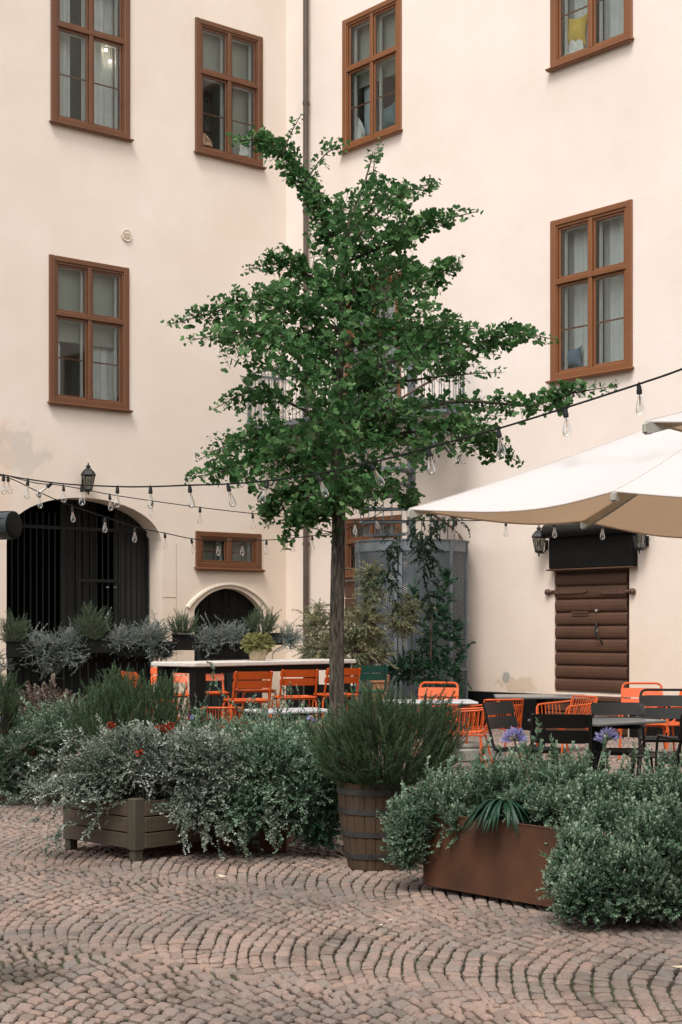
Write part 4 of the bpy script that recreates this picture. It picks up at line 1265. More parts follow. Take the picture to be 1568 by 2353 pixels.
# ------------------------------------------------------------------ chairs
def slat_chair(label, mat_, sh=0.45, bh=0.88, arms=False, w=0.50, tube_top=False, group='slatted metal chairs', name='chair', cat='chair'):
    """garden chair with a slatted seat and two curved back slats; faces +Y, back at -Y"""
    root = thing(name, label, cat, (0, 0, 0), 0, group)
    hw = w/2; r = 0.0125
    yb, yf = -0.19, 0.24
    lean = 0.13
    # seat of six curved slats running across
    s = MB(); ns = 6
    for k in range(ns):
        y0 = yb + 0.015 + (yf-yb-0.01)*k/ns; y1 = yb + 0.015 + (yf-yb-0.01)*(k+1)/ns - 0.008
        vs = []
        for q in range(7):
            t_ = -1 + 2*q/6; x = t_*(hw-0.012)
            dz = -0.018*(1-t_*t_); ky = (k/ns-0.5)
            dz += -0.012*math.cos(ky*math.pi)
            vs += [(x, y0, sh+dz), (x, y1, sh+dz), (x, y1, sh+dz-0.010), (x, y0, sh+dz-0.010)]
        s.add(vs, [(4*q+a, 4*q+4+a, 4*q+4+(a+1)%4, 4*q+(a+1)%4) for q in range(6) for a in range(4)] + [(0,1,2,3),(27,26,25,24)])
    s.build('seat', mat_, root)
    f = MB()
    f.tube(fillet([(-hw, yb, sh-0.012), (-hw, yf, sh-0.012), (hw, yf, sh-0.012), (hw, yb, sh-0.012)], 0.06), r, 8)
    f.tube([(-hw, yb, sh-0.012), (hw, yb, sh-0.012)], r*0.9, 8)
    f.build('seat_frame', mat_, root, smooth=True)
    # back posts and slats
    H = bh - sh
    for sx in (-1, 1):
        bk = MB(); bk.tube(fillet([(sx*(hw-0.01), yb+0.10, sh-0.018), (sx*(hw-0.01), yb, sh-0.005), (sx*(hw-0.02), yb-lean, bh-0.01)], 0.05), r*1.15, 8)
        bk.build('back_post', mat_, root, smooth=True)
    if tube_top:
        bk = MB(); bk.tube(fillet([(-(hw-0.012), yb-lean*0.55, sh+H*0.55), (-(hw-0.015), yb-lean*1.1, bh+0.05), ((hw-0.015), yb-lean*1.1, bh+0.05), ((hw-0.012), yb-lean*0.55, sh+H*0.55)], 0.07), r*1.2, 8)
        bk.build('top_rail', mat_, root, smooth=True)
    z1 = bh-0.01
    for (za, zb2) in ((z1-H*0.27, z1), (z1-H*0.57, z1-H*0.31)):
        m_ = MB(); vs = []
        for q in range(9):
            t_ = -1 + 2*q/8; x = t_*(hw+0.004)
            cy = 0.030*(1-t_*t_)
            def yy(z): return yb - lean*(z-sh)/H - cy + 0.016
            c_ = 0.012 if abs(t_) == 1 else 0
            vs += [(x, yy(za)+0.005, za+c_), (x, yy(zb2)+0.005, zb2-c_), (x, yy(zb2)-0.006, zb2-c_), (x, yy(za)-0.006, za+c_)]
        m_.add(vs, [(4*q+a, 4*q+4+a, 4*q+4+(a+1)%4, 4*q+(a+1)%4) for q in range(8) for a in range(4)] + [(0,1,2,3),(35,34,33,32)])
        m_.build('back_slat', mat_, root)
    # legs: the tube bends outward from under the seat and runs down
    for sx in (-1, 1):
        for (ya, yo) in ((yb+0.02, -0.05), (yf-0.03, 0.05)):
            l = MB(); l.tube(fillet([(sx*(hw-0.14), ya, sh-0.03), (sx*(hw+0.0), ya, sh-0.032), (sx*(hw+0.03), ya+yo, 0.0)], 0.07, 5), r, 8); l.build('leg', mat_, root, smooth=True)
    for yq in (yb+0.02, yf-0.03):
        cr = MB(); cr.tube([(-(hw-0.14), yq, sh-0.03), (hw-0.14, yq, sh-0.03)], r, 8); cr.build('crossbar', mat_, root, smooth=True)
    if sh > 0.6:
        zf_ = 0.28; q = (sh-0.03-zf_)/(sh-0.03)
        for yq in (yf-0.03+0.05*q, yb+0.02-0.05*q):
            ft = MB(); ft.tube([(-(hw+0.03*q), yq, zf_), (hw+0.03*q, yq, zf_)], r, 8); ft.build('footrest', mat_, root, smooth=True)
    if arms:
        for sx in (-1, 1):
            a = MB(); x = sx*(hw+0.03)
            a.tube(fillet([(sx*(hw-0.01), yb-lean*0.45, sh+H*0.45), (x, yb-0.0, sh+0.21), (x, yf-0.02, sh+0.20), (x, yf+0.02, 0.35)], 0.06), r, 8)
            a.bbox(x-0.02, x+0.02, yb+0.04, yf-0.04, sh+0.205, sh+0.222, 0.006); a.build('armrest', mat_, root, smooth=True)
    return root

def wire_chair(label, mat_, sh=0.42, bh=0.80, arms=True, w=0.52, group='orange wire-rod chairs'):
    """chair of bent rods that run down the back and forward over the seat"""
    root = thing('wire_chair', label, 'chair', (0, 0, 0), 0, group)
    hw = w/2; r = 0.011; yb, yf = -0.20, 0.27; lean = 0.10
    nr = 13
    rods = MB()
    for k in range(nr):
        t_ = -1+2*(k+0.5)/nr; x = t_*(hw-0.02)
        cy = -0.05*(1-t_*t_)
        rods.tube(fillet([(x, yb-lean+cy, bh), (x, yb+cy*0.8, sh+0.03), (x, yf-0.02, sh)], 0.10, 5), 0.0055, 5)
    rods.build('rod_shell', mat_, root, smooth=True)
    f = MB()
    top = []
    for k in range(13):
        t_ = -1+2*k/12; top.append((t_*(hw-0.01), yb-lean-0.05*(1-t_*t_), bh))
    f.tube(fillet([(-hw, yf, sh), (-hw, yb, sh)], 0.05) + fillet([(-hw, yb, sh), (-(hw-0.01), yb-lean, bh)], 0.05)[1:-1] + top + [(hw, yb, sh), (hw, yf, sh), (-hw, yf, sh)], r, 8)
    f.build('frame', mat_, root, smooth=True)
    for sx in (-1, 1):
        for (ya, yo) in ((yb+0.04, -0.09), (yf-0.05, 0.04)):
            l = MB(); l.tube(fillet([(sx*(hw-0.1), ya, sh-0.02), (sx*(hw-0.01), ya, sh-0.02), (sx*(hw+0.01), ya+yo, 0)], 0.06), r, 8); l.build('leg', mat_, root, smooth=True)
    if arms:
        for sx in (-1, 1):
            a = MB(); x = sx*(hw+0.06)
            a.tube(fillet([(sx*(hw-0.01), yb-lean*0.9, bh-0.06), (x, yb+0.08, sh+0.28), (x, yf-0.06, sh+0.26), (sx*hw, yf-0.03, sh)], 0.07), r, 8)
            for k in range(7):
                y = yb+0.06+(yf-0.14-yb)*k/6
                a.tube([(x, y, sh+0.275), (sx*hw, y+0.02, sh)], 0.005, 5)
            a.build('armrest', mat_, root, smooth=True)
    return root

def at(root, x, Y, rot, label=None):
    p = P(x, 1450, Y); root.location = (p.x, p.y, 0); root.rotation_euler = (0, 0, R(rot))
    if label: root['label'] = label
    return root
def again(root, x, Y, rot, label):
    p = P(x, 1450, Y)
    return copy_thing(root, (p.x, p.y, 0), R(rot), label)

TR = math.degrees(math.atan2(uT.y, uT.x))          # chairs along the bar table face across it
SB = 0.755
front = slat_chair('orange bar chair with its back to us, left end of the near row', M['orange'], SB, 1.115, w=0.49, group='orange bar chairs round the long table', name='bar_chair')
at(front, 568, 19.0, TR-30)
again(front, 677, 19.9, TR-34, 'orange bar chair with its back to us, just left of the tree trunk')
again(front, 772, 20.7, TR-28, 'orange bar chair half hidden behind the tree trunk')
again(front, 392, 20.55, TR+180-38, 'orange bar chair beyond the table, by its left black leg')
again(front, 480, 21.35, TR+180-36, 'orange bar chair beyond the table, right of the thick black leg')
again(front, 588, 22.2, TR+180-30, 'orange bar chair beyond the table, glimpsed between two near chairs')
again(front, 352, 18.7, -62, 'orange bar chair drawn up at the left end of the bar table behind the rosemary')
gc = slat_chair('dark green bar chair beyond the right end of the bar table', M['green'], SB, 1.12, w=0.50, group=None, name='bar_chair')
at(gc, 838, 21.9, 18)

wc = wire_chair('orange wire armchair facing left beside the barrel rosemary', M['orange'], 0.42, 0.78)
at(wc, 1078, 17.6, 78)
again(wc, 1135, 18.6, 18, 'orange wire armchair with its back to us at the dark table near the plinth')
again(wc, 1300, 19.0, 118, 'orange wire armchair in front of the plank door step')
ws = wire_chair('low orange wire chair peeping over the silver foliage in front of the bar table', M['orange'], 0.42, 0.785, arms=False, w=0.44)
at(ws, 519, 16.6, -4)
oc = slat_chair('orange slatted armchair with tube top rail behind the left grey table', M['orange'], 0.45, 0.88, True, 0.52, True, 'orange slatted armchairs by the wall', name='armchair')
at(oc, 998, 19.5, 165)
again(oc, 1477, 19.3, 170, 'orange slatted armchair with tube top rail to the right of the plank door')
again(oc, 1545, 19.2, 110, 'orange slatted armchair at the right edge behind the black chairs')

bc = slat_chair('black slatted chair with its back to us beside the thick table post', M['dark'], 0.45, 0.90, False, 0.52, False, 'black slatted chairs at the right', name='chair')
at(bc, 1290, 13.4, -8)
again(bc, 1205, 15.1, -128, 'black slatted chair turned side-on, leftmost of the black chairs')
again(bc, 1428, 14.9, 176, 'wide black slatted chair facing us across the dark table')
again(bc, 1510, 14.4, 76, 'black slatted chair facing left near the right edge')
ba = slat_chair('black armchair with tube top rail behind the other black chairs at the right edge', M['dark'], 0.45, 0.90, True, 0.56, True, 'black armchairs at the right', name='armchair')
at(ba, 1534, 16.6, 172)
again(ba, 1608, 13.6, 8, 'black armchair cut by the right edge, nearest of the black seats')

# ------------------------------------------------------------------ planters
def planter_box(label, c, rot, L_, W_, H_, m_, name='planter', z0=0.0):
    root = thing(name, label, 'planter', c, rot)
    b = MB(); t_ = 0.012
    b.box(-L_/2, L_/2, -W_/2, -W_/2+t_, z0, H_); b.box(-L_/2, L_/2, W_/2-t_, W_/2, z0, H_)
    b.box(-L_/2, -L_/2+t_, -W_/2+t_, W_/2-t_, z0, H_); b.box(L_/2-t_, L_/2, -W_/2+t_, W_/2-t_, z0, H_)
    # folded rim
    for (x0_, x1_, y0_, y1_) in ((-L_/2-0.004, L_/2+0.004, -W_/2-0.003, -W_/2+0.03), (-L_/2-0.004, L_/2+0.004, W_/2-0.03, W_/2+0.003), (-L_/2-0.003, -L_/2+0.03, -W_/2+0.03, W_/2-0.03), (L_/2-0.03, L_/2+0.003, -W_/2+0.03, W_/2-0.03)):
        b.box(x0_, x1_, y0_, y1_, H_, H_+0.006)
    b.build('box', m_, root)
    s = MB(); n_ = 14
    vs = [(-L_/2+0.013+(L_-0.026)*i/n_, -W_/2+0.013+(W_-0.026)*j_/n_, H_-0.05+random.uniform(-0.01, 0.015)) for i in range(n_+1) for j_ in range(n_+1)]
    s.add(vs, [(i*(n_+1)+j_, (i+1)*(n_+1)+j_, (i+1)*(n_+1)+j_+1, i*(n_+1)+j_+1) for i in range(n_) for j_ in range(n_)])
    s.build('soil', M['soil'], root)
    return root
# big corten trough: near long side from D(973,2045) to the right along uR
A = Vector((0.508, 9.48, 0)); dU = Vector((0.66, -0.75, 0)).normalized(); dV = Vector((-dU.y, dU.x, 0))
Lc_, Wc_, Hc_ = 1.45, 0.55, 0.475
cc = A + dU*Lc_/2 + dV*Wc_/2
planter_box('long rust-brown steel trough under the bright oregano', cc, math.atan2(dU.y, dU.x), Lc_, Wc_, Hc_, M['corten'], z0=0.03)
B = P(677, 1450, 11.05); B.z = 0
c2_ = B + Vector((-0.62, 0.18, 0)) + Vector((0.15, 0.5, 0))*0.5
planter_box('dark rusty steel box between the wooden crate and the barrel', (B.x-0.55, B.y+0.40, 0), R(-6), 1.05, 0.62, 0.36, M['corten'])
c3_ = P(-70, 1450, 14.6)
planter_box('dark rusty steel trough at the left edge of the view', (c3_.x+0.1, 14.9, 0), R(-28), 1.35, 0.6, 0.50, M['corten'])

# wooden crate planter
Cc = P(310, 1450, 10.62); Cc.z = 0
e1 = Vector((-0.70, 0.714, 0)); e2 = Vector((0.714, 0.70, 0)); SW = 0.86
cx_ = Cc + e1*SW/2 + e2*SW/2
crate = thing('wooden_planter', 'weathered slatted wooden crate planter with stubby corner legs', 'planter', cx_, math.atan2(e2.y, e2.x))
hh = SW/2
for sx in (-1, 1):
    for sy in (-1, 1):
        b = MB(); x, y = sx*(hh-0.038), sy*(hh-0.038)
        b.bbox(x-0.045, x+0.045, y-0.045, y+0.045, 0.075, 0.435, 0.006); b.bbox(x-0.034, x+0.034, y-0.034, y+0.034, 0.0, 0.08, 0.004)
        b.build('corner_post', M['cratepost'], crate)
for side in range(4):
    Mx = Matrix.Rotation(R(90*side), 4, 'Z')
    for k in range(3):
        z0 = 0.085 + 0.112*k
        b = MB(); jj = random.uniform(-0.003, 0.003)
        b.bbox(-hh+0.080, hh-0.080, -hh-0.012+jj, -hh+0.014+jj, z0, z0+0.104, 0.004, Mx); b.build('board', M['crate'], crate)
b = MB(); b.box(-hh+0.02, hh-0.02, -hh+0.02, hh-0.02, 0.09, 0.39); b.build('soil', M['soil'], crate)

# half barrel
bc_ = P(862, 1450, 10.4); bc_.z = 0
barrel = thing('barrel_planter', 'oak half-barrel planter bound with four dull steel hoops', 'barrel', bc_)
Hb = 0.585
def rb_(z): t_ = z/Hb; return 0.178 + 0.075*t_ + 0.018*math.sin(math.pi*t_)
nst_ = 20
for k in range(nst_):
    a0_, a1_ = 2*math.pi*k/nst_ + 0.008, 2*math.pi*(k+1)/nst_ - 0.008
    b = MB(); zs_ = [Hb*i/8 for i in range(9)]; zs_[-1] += random.uniform(-0.006, 0.003); vs = []
    rj = random.uniform(-0.0015, 0.0015)
    for z in zs_:
        for (a, dr_) in ((a0_, 0), ((a0_+a1_)/2, 0.003), (a1_, 0), (a1_, -0.022), (a0_, -0.022)):
            r_ = rb_(z)+dr_+rj; vs.append((r_*math.cos(a), r_*math.sin(a), z))
    b.add(vs, [(5*i+q, 5*i+(q+1)%5, 5*i+5+(q+1)%5, 5*i+5+q) for i in range(8) for q in range(5)] + [(4,3,2,1,0), (40,41,42,43,44)])
    b.build('stave', M['stave'], barrel)
for (z0, z1) in ((0.075, 0.112), (0.225, 0.262), (0.375, 0.415), (0.505, 0.545)):
    b = MB(); pr_ = [(rb_(z0)+0.002, z0), (rb_(z0)+0.008, z0), (rb_(z1)+0.008, z1), (rb_(z1)+0.002, z1)]
    b.lathe(pr_, 40); b.build('hoop', M['hoop'], barrel, smooth=True)
b = MB(); b.lathe([(rb_(Hb)-0.021, Hb-0.05), (0.15, Hb-0.035), (0.0, Hb-0.03)], 24); b.build('soil', M['soil'], barrel)

# ------------------------------------------------------------------ foliage machinery
def rot_basis(d, roll):
    """(n,3) directions -> (n,3,3) matrices whose columns are side, direction, normal"""
    d = d/np.linalg.norm(d, axis=1, keepdims=True)
    up = np.tile(np.array([0.0, 0.0, 1.0]), (len(d), 1))
    up[np.abs(d[:, 2]) > 0.98] = (1, 0, 0)
    s = np.cross(d, up); s /= np.linalg.norm(s, axis=1, keepdims=True)
    n_ = np.cross(s, d)
    c, q = np.cos(roll)[:, None], np.sin(roll)[:, None]
    s2 = s*c + n_*q; n2 = -s*q + n_*c
    return np.stack([s2, d, n2], axis=2)

LEAF = {}
def leafshape(name, V, T): LEAF[name] = (np.array(V, float), np.array(T))
leafshape('oval', [(0,0,0),(-0.5,0.45,0.12),(-0.3,0.85,0.08),(0,1,-0.05),(0.3,0.85,0.08),(0.5,0.45,0.12)], [(0,5,1),(1,5,4),(1,4,2),(2,4,3)])
leafshape('rhomb', [(0,0,0),(-0.5,0.5,0.1),(0,1,0),(0.5,0.5,0.1)], [(0,3,2),(0,2,1)])
leafshape('needle', [(-0.5,0,0),(0.5,0,0),(0.0,1,0.08)], [(0,1,2)])
leafshape('ginkgo', [(-0.012,0,0),(0.012,0,0),(0,0.42,0.0),(-0.50,0.72,0.09),(-0.40,0.92,0.03),(-0.2,1.0,0.09),(0,0.88,0.0),(0.2,1.0,0.09),(0.40,0.92,0.03),(0.50,0.72,0.09)], [(0,1,2),(2,4,3),(2,5,4),(2,6,5),(2,7,6),(2,8,7),(2,9,8)])
leafshape('ivy', [(0,0,0),(-0.42,0.12,0.03),(-0.5,0.45,-0.03),(-0.2,0.6,0.06),(0,1,-0.1),(0.2,0.6,0.06),(0.5,0.45,-0.03),(0.42,0.12,0.03)], [(0,3,1),(1,3,2),(0,5,3),(3,5,4),(0,7,5),(7,6,5)])

def place(shape, pos, d, roll, L_, W_, droop=None):
    """bake n leaves -> verts (n*m,3), tris"""
    V, T = LEAF[shape]; m = len(V); n = len(pos)
    B = rot_basis(d, roll)
    loc = V[None]*np.stack([W_, L_, W_], axis=1)[:, None, :]
    out = np.einsum('nij,nmj->nmi', B, loc) + pos[:, None, :]
    return out.reshape(-1, 3), (np.arange(n)[:, None, None]*m + T[None]).reshape(-1, 3)

def sprig(length, nleaf, shape, ll, lw, spread=60, curl=0.3, tipscale=0.5, seed=0, stem_r=0.0015, wander=0.15, start=0.1, droop_leaf=0.0):
    """one shoot along +Y curving with +Z as 'up': returns leaf verts/tris and stem verts/tris"""
    r_ = np.random.default_rng(seed)
    N = 9; ts = np.linspace(0, 1, N)
    ph = r_.uniform(0, 6.28, 2)
    C = np.stack([wander*length*np.sin(ts*3.0+ph[0])*ts, length*ts*(1-0.1*ts), curl*length*ts**2 + wander*0.5*length*np.sin(ts*4+ph[1])*ts], axis=1)
    C -= C[0]
    tl = np.linspace(start, 1, nleaf)
    pos = np.stack([np.interp(tl, ts, C[:, i]) for i in range(3)], axis=1)
    tan = np.gradient(C, axis=0); tan /= np.linalg.norm(tan, axis=1, keepdims=True)
    tn = np.stack([np.interp(tl, ts, tan[:, i]) for i in range(3)], axis=1)
    az_ = np.arange(nleaf)*2.4 + r_.uniform(-0.5, 0.5, nleaf)
    side = np.stack([np.cos(az_), np.zeros(nleaf), np.sin(az_)], axis=1)
    sp_ = np.radians(spread*r_.uniform(0.7, 1.2, nleaf)*(1-0.45*tl))[:, None]
    d = tn*np.cos(sp_) + side*np.sin(sp_); d[:, 2] -= droop_leaf
    k = (1-(1-tipscale)*tl)*r_.uniform(0.75, 1.2, nleaf)
    lv, lt = place(shape, pos, d, r_.uniform(-0.7, 0.7, nleaf), ll*k, lw*k)
    tone = np.repeat(tl**1.6, len(LEAF[shape][0]))
    # stem: three-sided
    an = np.array([0, 2.094, 4.188]); sv = []
    for i in range(N):
        rr = stem_r*(1-0.6*ts[i]); sv += [C[i] + np.array([rr*math.cos(a), 0, rr*math.sin(a)]) for a in an]
    st_ = []
    for i in range(N-1):
        for q in range(3):
            a, b2 = i*3+q, i*3+(q+1) % 3
            st_ += [(a, b2, b2+3), (a, b2+3, a+3)]
    return lv, lt, np.array(sv), np.array(st_), tone

def leaves_mesh(V, T):
    me = new_mesh('leaves', V, [T])
    at_ = me.attributes.new('tone', 'FLOAT', 'POINT'); at_.data.foreach_set('value', TONE.astype(np.float32))
    return me
def bake_sprigs(templates, pos, d, roll, sc):
    LV, LT, SV, ST, TN = [], [], [], [], []; lo = so = 0
    which = rng.integers(0, len(templates), len(pos))
    B = rot_basis(d, roll)
    for i, tp in enumerate(templates):
        ix = np.where(which == i)[0]
        if len(ix) == 0: continue
        lv, lt, sv, st_, tn_ = tp; TN.append(np.tile(tn_, len(ix)))
        o = np.einsum('nij,mj->nmi', B[ix], lv)*sc[ix][:, None, None] + pos[ix][:, None, :]
        LV.append(o.reshape(-1, 3)); LT.append((np.arange(len(ix))[:, None, None]*len(lv) + lt[None] + lo).reshape(-1, 3)); lo += len(ix)*len(lv)
        o = np.einsum('nij,mj->nmi', B[ix], sv)*sc[ix][:, None, None] + pos[ix][:, None, :]
        SV.append(o.reshape(-1, 3)); ST.append((np.arange(len(ix))[:, None, None]*len(sv) + st_[None] + so).reshape(-1, 3)); so += len(ix)*len(sv)
    global TONE; TONE = np.concatenate(TN)
    return np.concatenate(LV), np.concatenate(LT), np.concatenate(SV), np.concatenate(ST)

def shell_points(ells, n_each):
    """points in ellipsoids, biased to the skin, plus outward directions"""
    PP, DD = [], []
    for (c, r_, n) in ells:
        v = rng.normal(size=(n, 3)); v /= np.linalg.norm(v, axis=1, keepdims=True)
        rad = rng.uniform(0.45, 1.0, n)**0.45
        r_ = np.array(r_)
        PP.append(np.array(c) + v*r_*rad[:, None]); dd = v/r_; dd /= np.linalg.norm(dd, axis=1, keepdims=True); DD.append(dd)
    return np.concatenate(PP), np.concatenate(DD)

def grow(name, label, cat, ells, temps, leaf_m, stem_m, up=0.4, noise=0.45, scale=(0.8, 1.2), base=None, group=None, zmin=0.02, extra=None, back=0.0, grav=None):
    """a plant: sprigs spread through and over ellipsoids (centre, radii, count)"""
    Pp, Dd = shell_points(ells, 0)
    if back: Pp = Pp - Dd*back
    d = Dd + rng.normal(0, noise, Dd.shape); d[:, 2] += up
    if extra is not None:
        Pp = np.concatenate([Pp, extra[0]]); d = np.concatenate([d, extra[1]])
    keep = Pp[:, 2] > zmin
    Pp, d = Pp[keep], d[keep]
    lowtip = Pp[:, 2] + d[:, 2]/np.linalg.norm(d, axis=1)*0.15 < 0.01
    d[lowtip, 2] = np.abs(d[lowtip, 2])*0.2
    sc = rng.uniform(scale[0], scale[1], len(Pp))
    sc = np.where(rng.uniform(size=len(Pp)) < 0.05, sc*rng.uniform(1.3, 1.9, len(Pp)), sc)
    roll = rng.uniform(-0.6, 0.6, len(Pp))
    lv, lt, sv, st_ = bake_sprigs(temps, Pp, d, roll, sc)
    if base is None: base = Vector((float(ells[0][0][0]), float(ells[0][0][1]), 0.0))
    lv[:, 2] = np.maximum(lv[:, 2], 0.004); sv[:, 2] = np.maximum(sv[:, 2], 0.004)
    root = thing(name, label, cat, base, 0, group)
    b_ = np.array(base)
    link('leaves', leaves_mesh(lv-b_, lt), leaf_m, root)
    link('stems', new_mesh('stems', sv-b_, [st_]), stem_m, root)
    return root

def E(x, y, Y, rx, ry, rd, n):
    p = P(x, y, Y); return ((p.x, p.y, p.z), (px(rx, Y), rd, px(ry, Y)), n)

FM = {}
FM['ginkgo'] = foliage_mat('ginkgo_leaf', [(0.022, 0.070, 0.020), (0.046, 0.125, 0.038), (0.092, 0.20, 0.068), (0.23, 0.37, 0.15)], 0.45, 0.38)
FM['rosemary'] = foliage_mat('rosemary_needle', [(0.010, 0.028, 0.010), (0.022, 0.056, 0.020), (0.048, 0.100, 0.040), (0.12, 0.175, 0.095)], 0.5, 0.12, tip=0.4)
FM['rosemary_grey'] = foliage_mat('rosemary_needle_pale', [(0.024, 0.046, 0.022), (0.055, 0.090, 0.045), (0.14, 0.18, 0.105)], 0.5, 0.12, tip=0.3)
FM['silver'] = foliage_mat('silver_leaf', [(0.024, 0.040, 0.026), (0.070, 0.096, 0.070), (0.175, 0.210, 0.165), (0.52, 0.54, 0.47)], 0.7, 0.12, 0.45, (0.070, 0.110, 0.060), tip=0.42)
FM['silverblue'] = foliage_mat('silver_blue_leaf', [(0.060, 0.090, 0.082), (0.14, 0.175, 0.162), (0.33, 0.36, 0.345)], 0.7, 0.12, tip=0.35)
FM['oregano'] = foliage_mat('oregano_leaf', [(0.018, 0.050, 0.024), (0.048, 0.104, 0.056), (0.110, 0.190, 0.118), (0.33, 0.42, 0.31)], 0.6, 0.18, tip=0.45)
FM['olive'] = foliage_mat('olive_leaf', [(0.06, 0.085, 0.05), (0.13, 0.155, 0.09), (0.25, 0.25, 0.145), (0.46, 0.37, 0.19)], 0.6, 0.25, 0.5, (0.34, 0.27, 0.14))
FM['dark'] = foliage_mat('dark_climber_leaf', [(0.008, 0.018, 0.010), (0.016, 0.034, 0.018), (0.035, 0.055, 0.030)], 0.55, 0.2)
FM['climber'] = foliage_mat('green_climber_leaf', [(0.014, 0.042, 0.024), (0.018, 0.082, 0.038), (0.050, 0.100, 0.056), (0.12, 0.15, 0.11)], 0.55, 0.2)
FM['yellow'] = foliage_mat('yellow_green_leaf', [(0.13, 0.15, 0.05), (0.26, 0.27, 0.10), (0.42, 0.40, 0.19)], 0.6, 0.25)
FM['strap'] = foliage_mat('strap_leaf', [(0.008, 0.028, 0.015), (0.016, 0.050, 0.026), (0.030, 0.075, 0.040)], 0.35, 0.12)
FM['red'] = foliage_mat('red_petal', [(0.24, 0.022, 0.010), (0.36, 0.050, 0.022)], 0.6, 0.2)
FM['lilac'] = foliage_mat('lilac_petal', [(0.24, 0.23, 0.50), (0.36, 0.35, 0.62), (0.50, 0.49, 0.72)], 0.6, 0.3)

T_ros = [sprig(0.20, 72, 'needle', 0.027, 0.0058, 72, 0.12, 0.6, s_, 0.0022, 0.06, 0.05) for s_ in range(6)]
T_ros_s = [sprig(0.18, 52, 'needle', 0.030, 0.0064, 66, 0.1, 0.6, 20+s_, 0.002, 0.05, 0.05) for s_ in range(4)]
T_sil = [sprig(0.15, 20, 'oval', 0.027, 0.0175, 66, -0.15, 0.55, 40+s_, 0.0016, 0.22, 0.15, 0.1) for s_ in range(7)]
T_silb = [sprig(0.22, 46, 'rhomb', 0.020, 0.0085, 60, 0.25, 0.7, 60+s_, 0.0030, 0.42, 0.05) for s_ in range(6)]
T_ore = [sprig(0.105, 20, 'rhomb', 0.0195, 0.0130, 62, 0.18, 0.62, 80+s_, 0.0013, 0.12, 0.2) for s_ in range(7)]
T_oli = [sprig(0.34, 34, 'rhomb', 0.060, 0.024, 62, -0.35, 0.7, 100+s_, 0.003, 0.18, 0.15, 0.35) for s_ in range(5)]
T_dark = [sprig(0.30, 16, 'ivy', 0.075, 0.058, 75, -0.3, 0.7, 120+s_, 0.003, 0.2, 0.1, 0.6) for s_ in range(5)]
T_cl = [sprig(0.26, 26, 'ivy', 0.056, 0.042, 65, 0.1, 0.7, 140+s_, 0.003, 0.2, 0.1, 0.2) for s_ in range(5)]
T_yel = [sprig(0.11, 12, 'ivy', 0.035, 0.032, 60, -0.1, 0.8, 160+s_, 0.0015, 0.15, 0.2) for s_ in range(4)]
T_long = [sprig(0.42, 46, 'oval', 0.022, 0.015, 62, -0.12, 0.6, 180+s_, 0.0018, 0.16, 0.1, 0.1) for s_ in range(6)]

def rosemary(label, x, yb, yt, Y, wpx, n, temps, mat_, group=None, rd=None, fan=0.55, base_w=0.35):
    """dome of upright shoots; yb/yt: pixel rows of the base and the tips, wpx half width"""
    H = px(yb-yt, Y); c = P(x, yb, Y); W_ = px(wpx, Y); rd = rd or W_*0.9
    sl = 0.17
    v = rng.normal(size=(n, 3)); v /= (np.abs(v)**2.9).sum(axis=1, keepdims=True)**(1/2.9); v[:, 2] = np.abs(v[:, 2])
    rad = rng.uniform(0.15, 1, n)**0.4
    hz = v[:, 2]*rad
    wid = base_w + (1-base_w)*np.clip(hz*2.2, 0, 1)
    lump = 1 + 0.12*np.sin(v[:, 0]*7+3) + 0.10*np.sin(v[:, 1]*9+1)
    pos = np.stack([c.x + v[:, 0]*rad*(W_-sl*0.35)*wid*lump, c.y + v[:, 1]*rad*rd*wid, c.z + hz*(H-sl*0.8)*lump*1.02], axis=1)
    d = np.stack([v[:, 0]*fan, v[:, 1]*fan, np.full(n, 1.0)], axis=1) + rng.normal(0, 0.24, (n, 3))
    low = hz < 0.25; d[low, 2] *= 0.45
    sc = rng.uniform(0.6, 1.15, n)
    lv, lt, sv, st_ = bake_sprigs(temps, pos, d, rng.uniform(-3, 3, n), sc)
    base = np.array([c.x, c.y, c.z])
    root = thing('rosemary_bush', label, 'plant', tuple(base), 0, group)
    link('leaves', leaves_mesh(lv-base, lt), mat_, root)
    mb_ = MB()
    for i in range(0, n, 9):
        p0 = Vector((c.x+v[i, 0]*W_*base_w*0.4, c.y+v[i, 1]*rd*base_w*0.4, c.z-0.03)); p1 = Vector(pos[i])
        mb_.tube([p0, p0.lerp(p1, 0.5)+Vector((0, 0, 0.03)), p1], 0.004, 4)
    link('stems', new_mesh('stems', sv-base, [st_]), M['stem'], root)
    mb_.build('woody_base', M['twig'], root, world=True)
    return root

# ------------------------------------------------------------------ the ginkgo
TY = 13.6
tb = P(781, 1450, TY); tb.z = 0
tree = thing('ginkgo_tree', 'young ginkgo tree with deep green fan leaves rising in the middle of the courtyard', 'tree', tb)
def TP(x, y, dy=0.0): return P(x, y, TY) + Vector((0, dy, 0))
axis_px = [(777,1700),(774,1600),(774,1450),(778,1300),(779,1180),(772,1060),(774,930),(784,800),(788,680),(792,580),(806,500),(835,430),(858,350)]
axis = catmull([TP(x, y) for x, y in axis_px], 4)
def trunk_r(z): 
    return 0.071 - 0.011*min(1, z/2.6) if z < 2.75 else max(0.004, 0.052*(1-(z-2.75)/3.35)**1.1 + 0.003) if z < 6.0 else 0.004
b = MB(); nseg = 18; vs = []
dense = []
for i in range(len(axis)-1):
    for k in range(4): dense.append(axis[i].lerp(axis[i+1], k/4))
dense.append(axis[-1])
p0 = dense[0]; dense = [Vector((p0.x, p0.y, 0.0))] + [p for p in dense if p.z > 0.03]
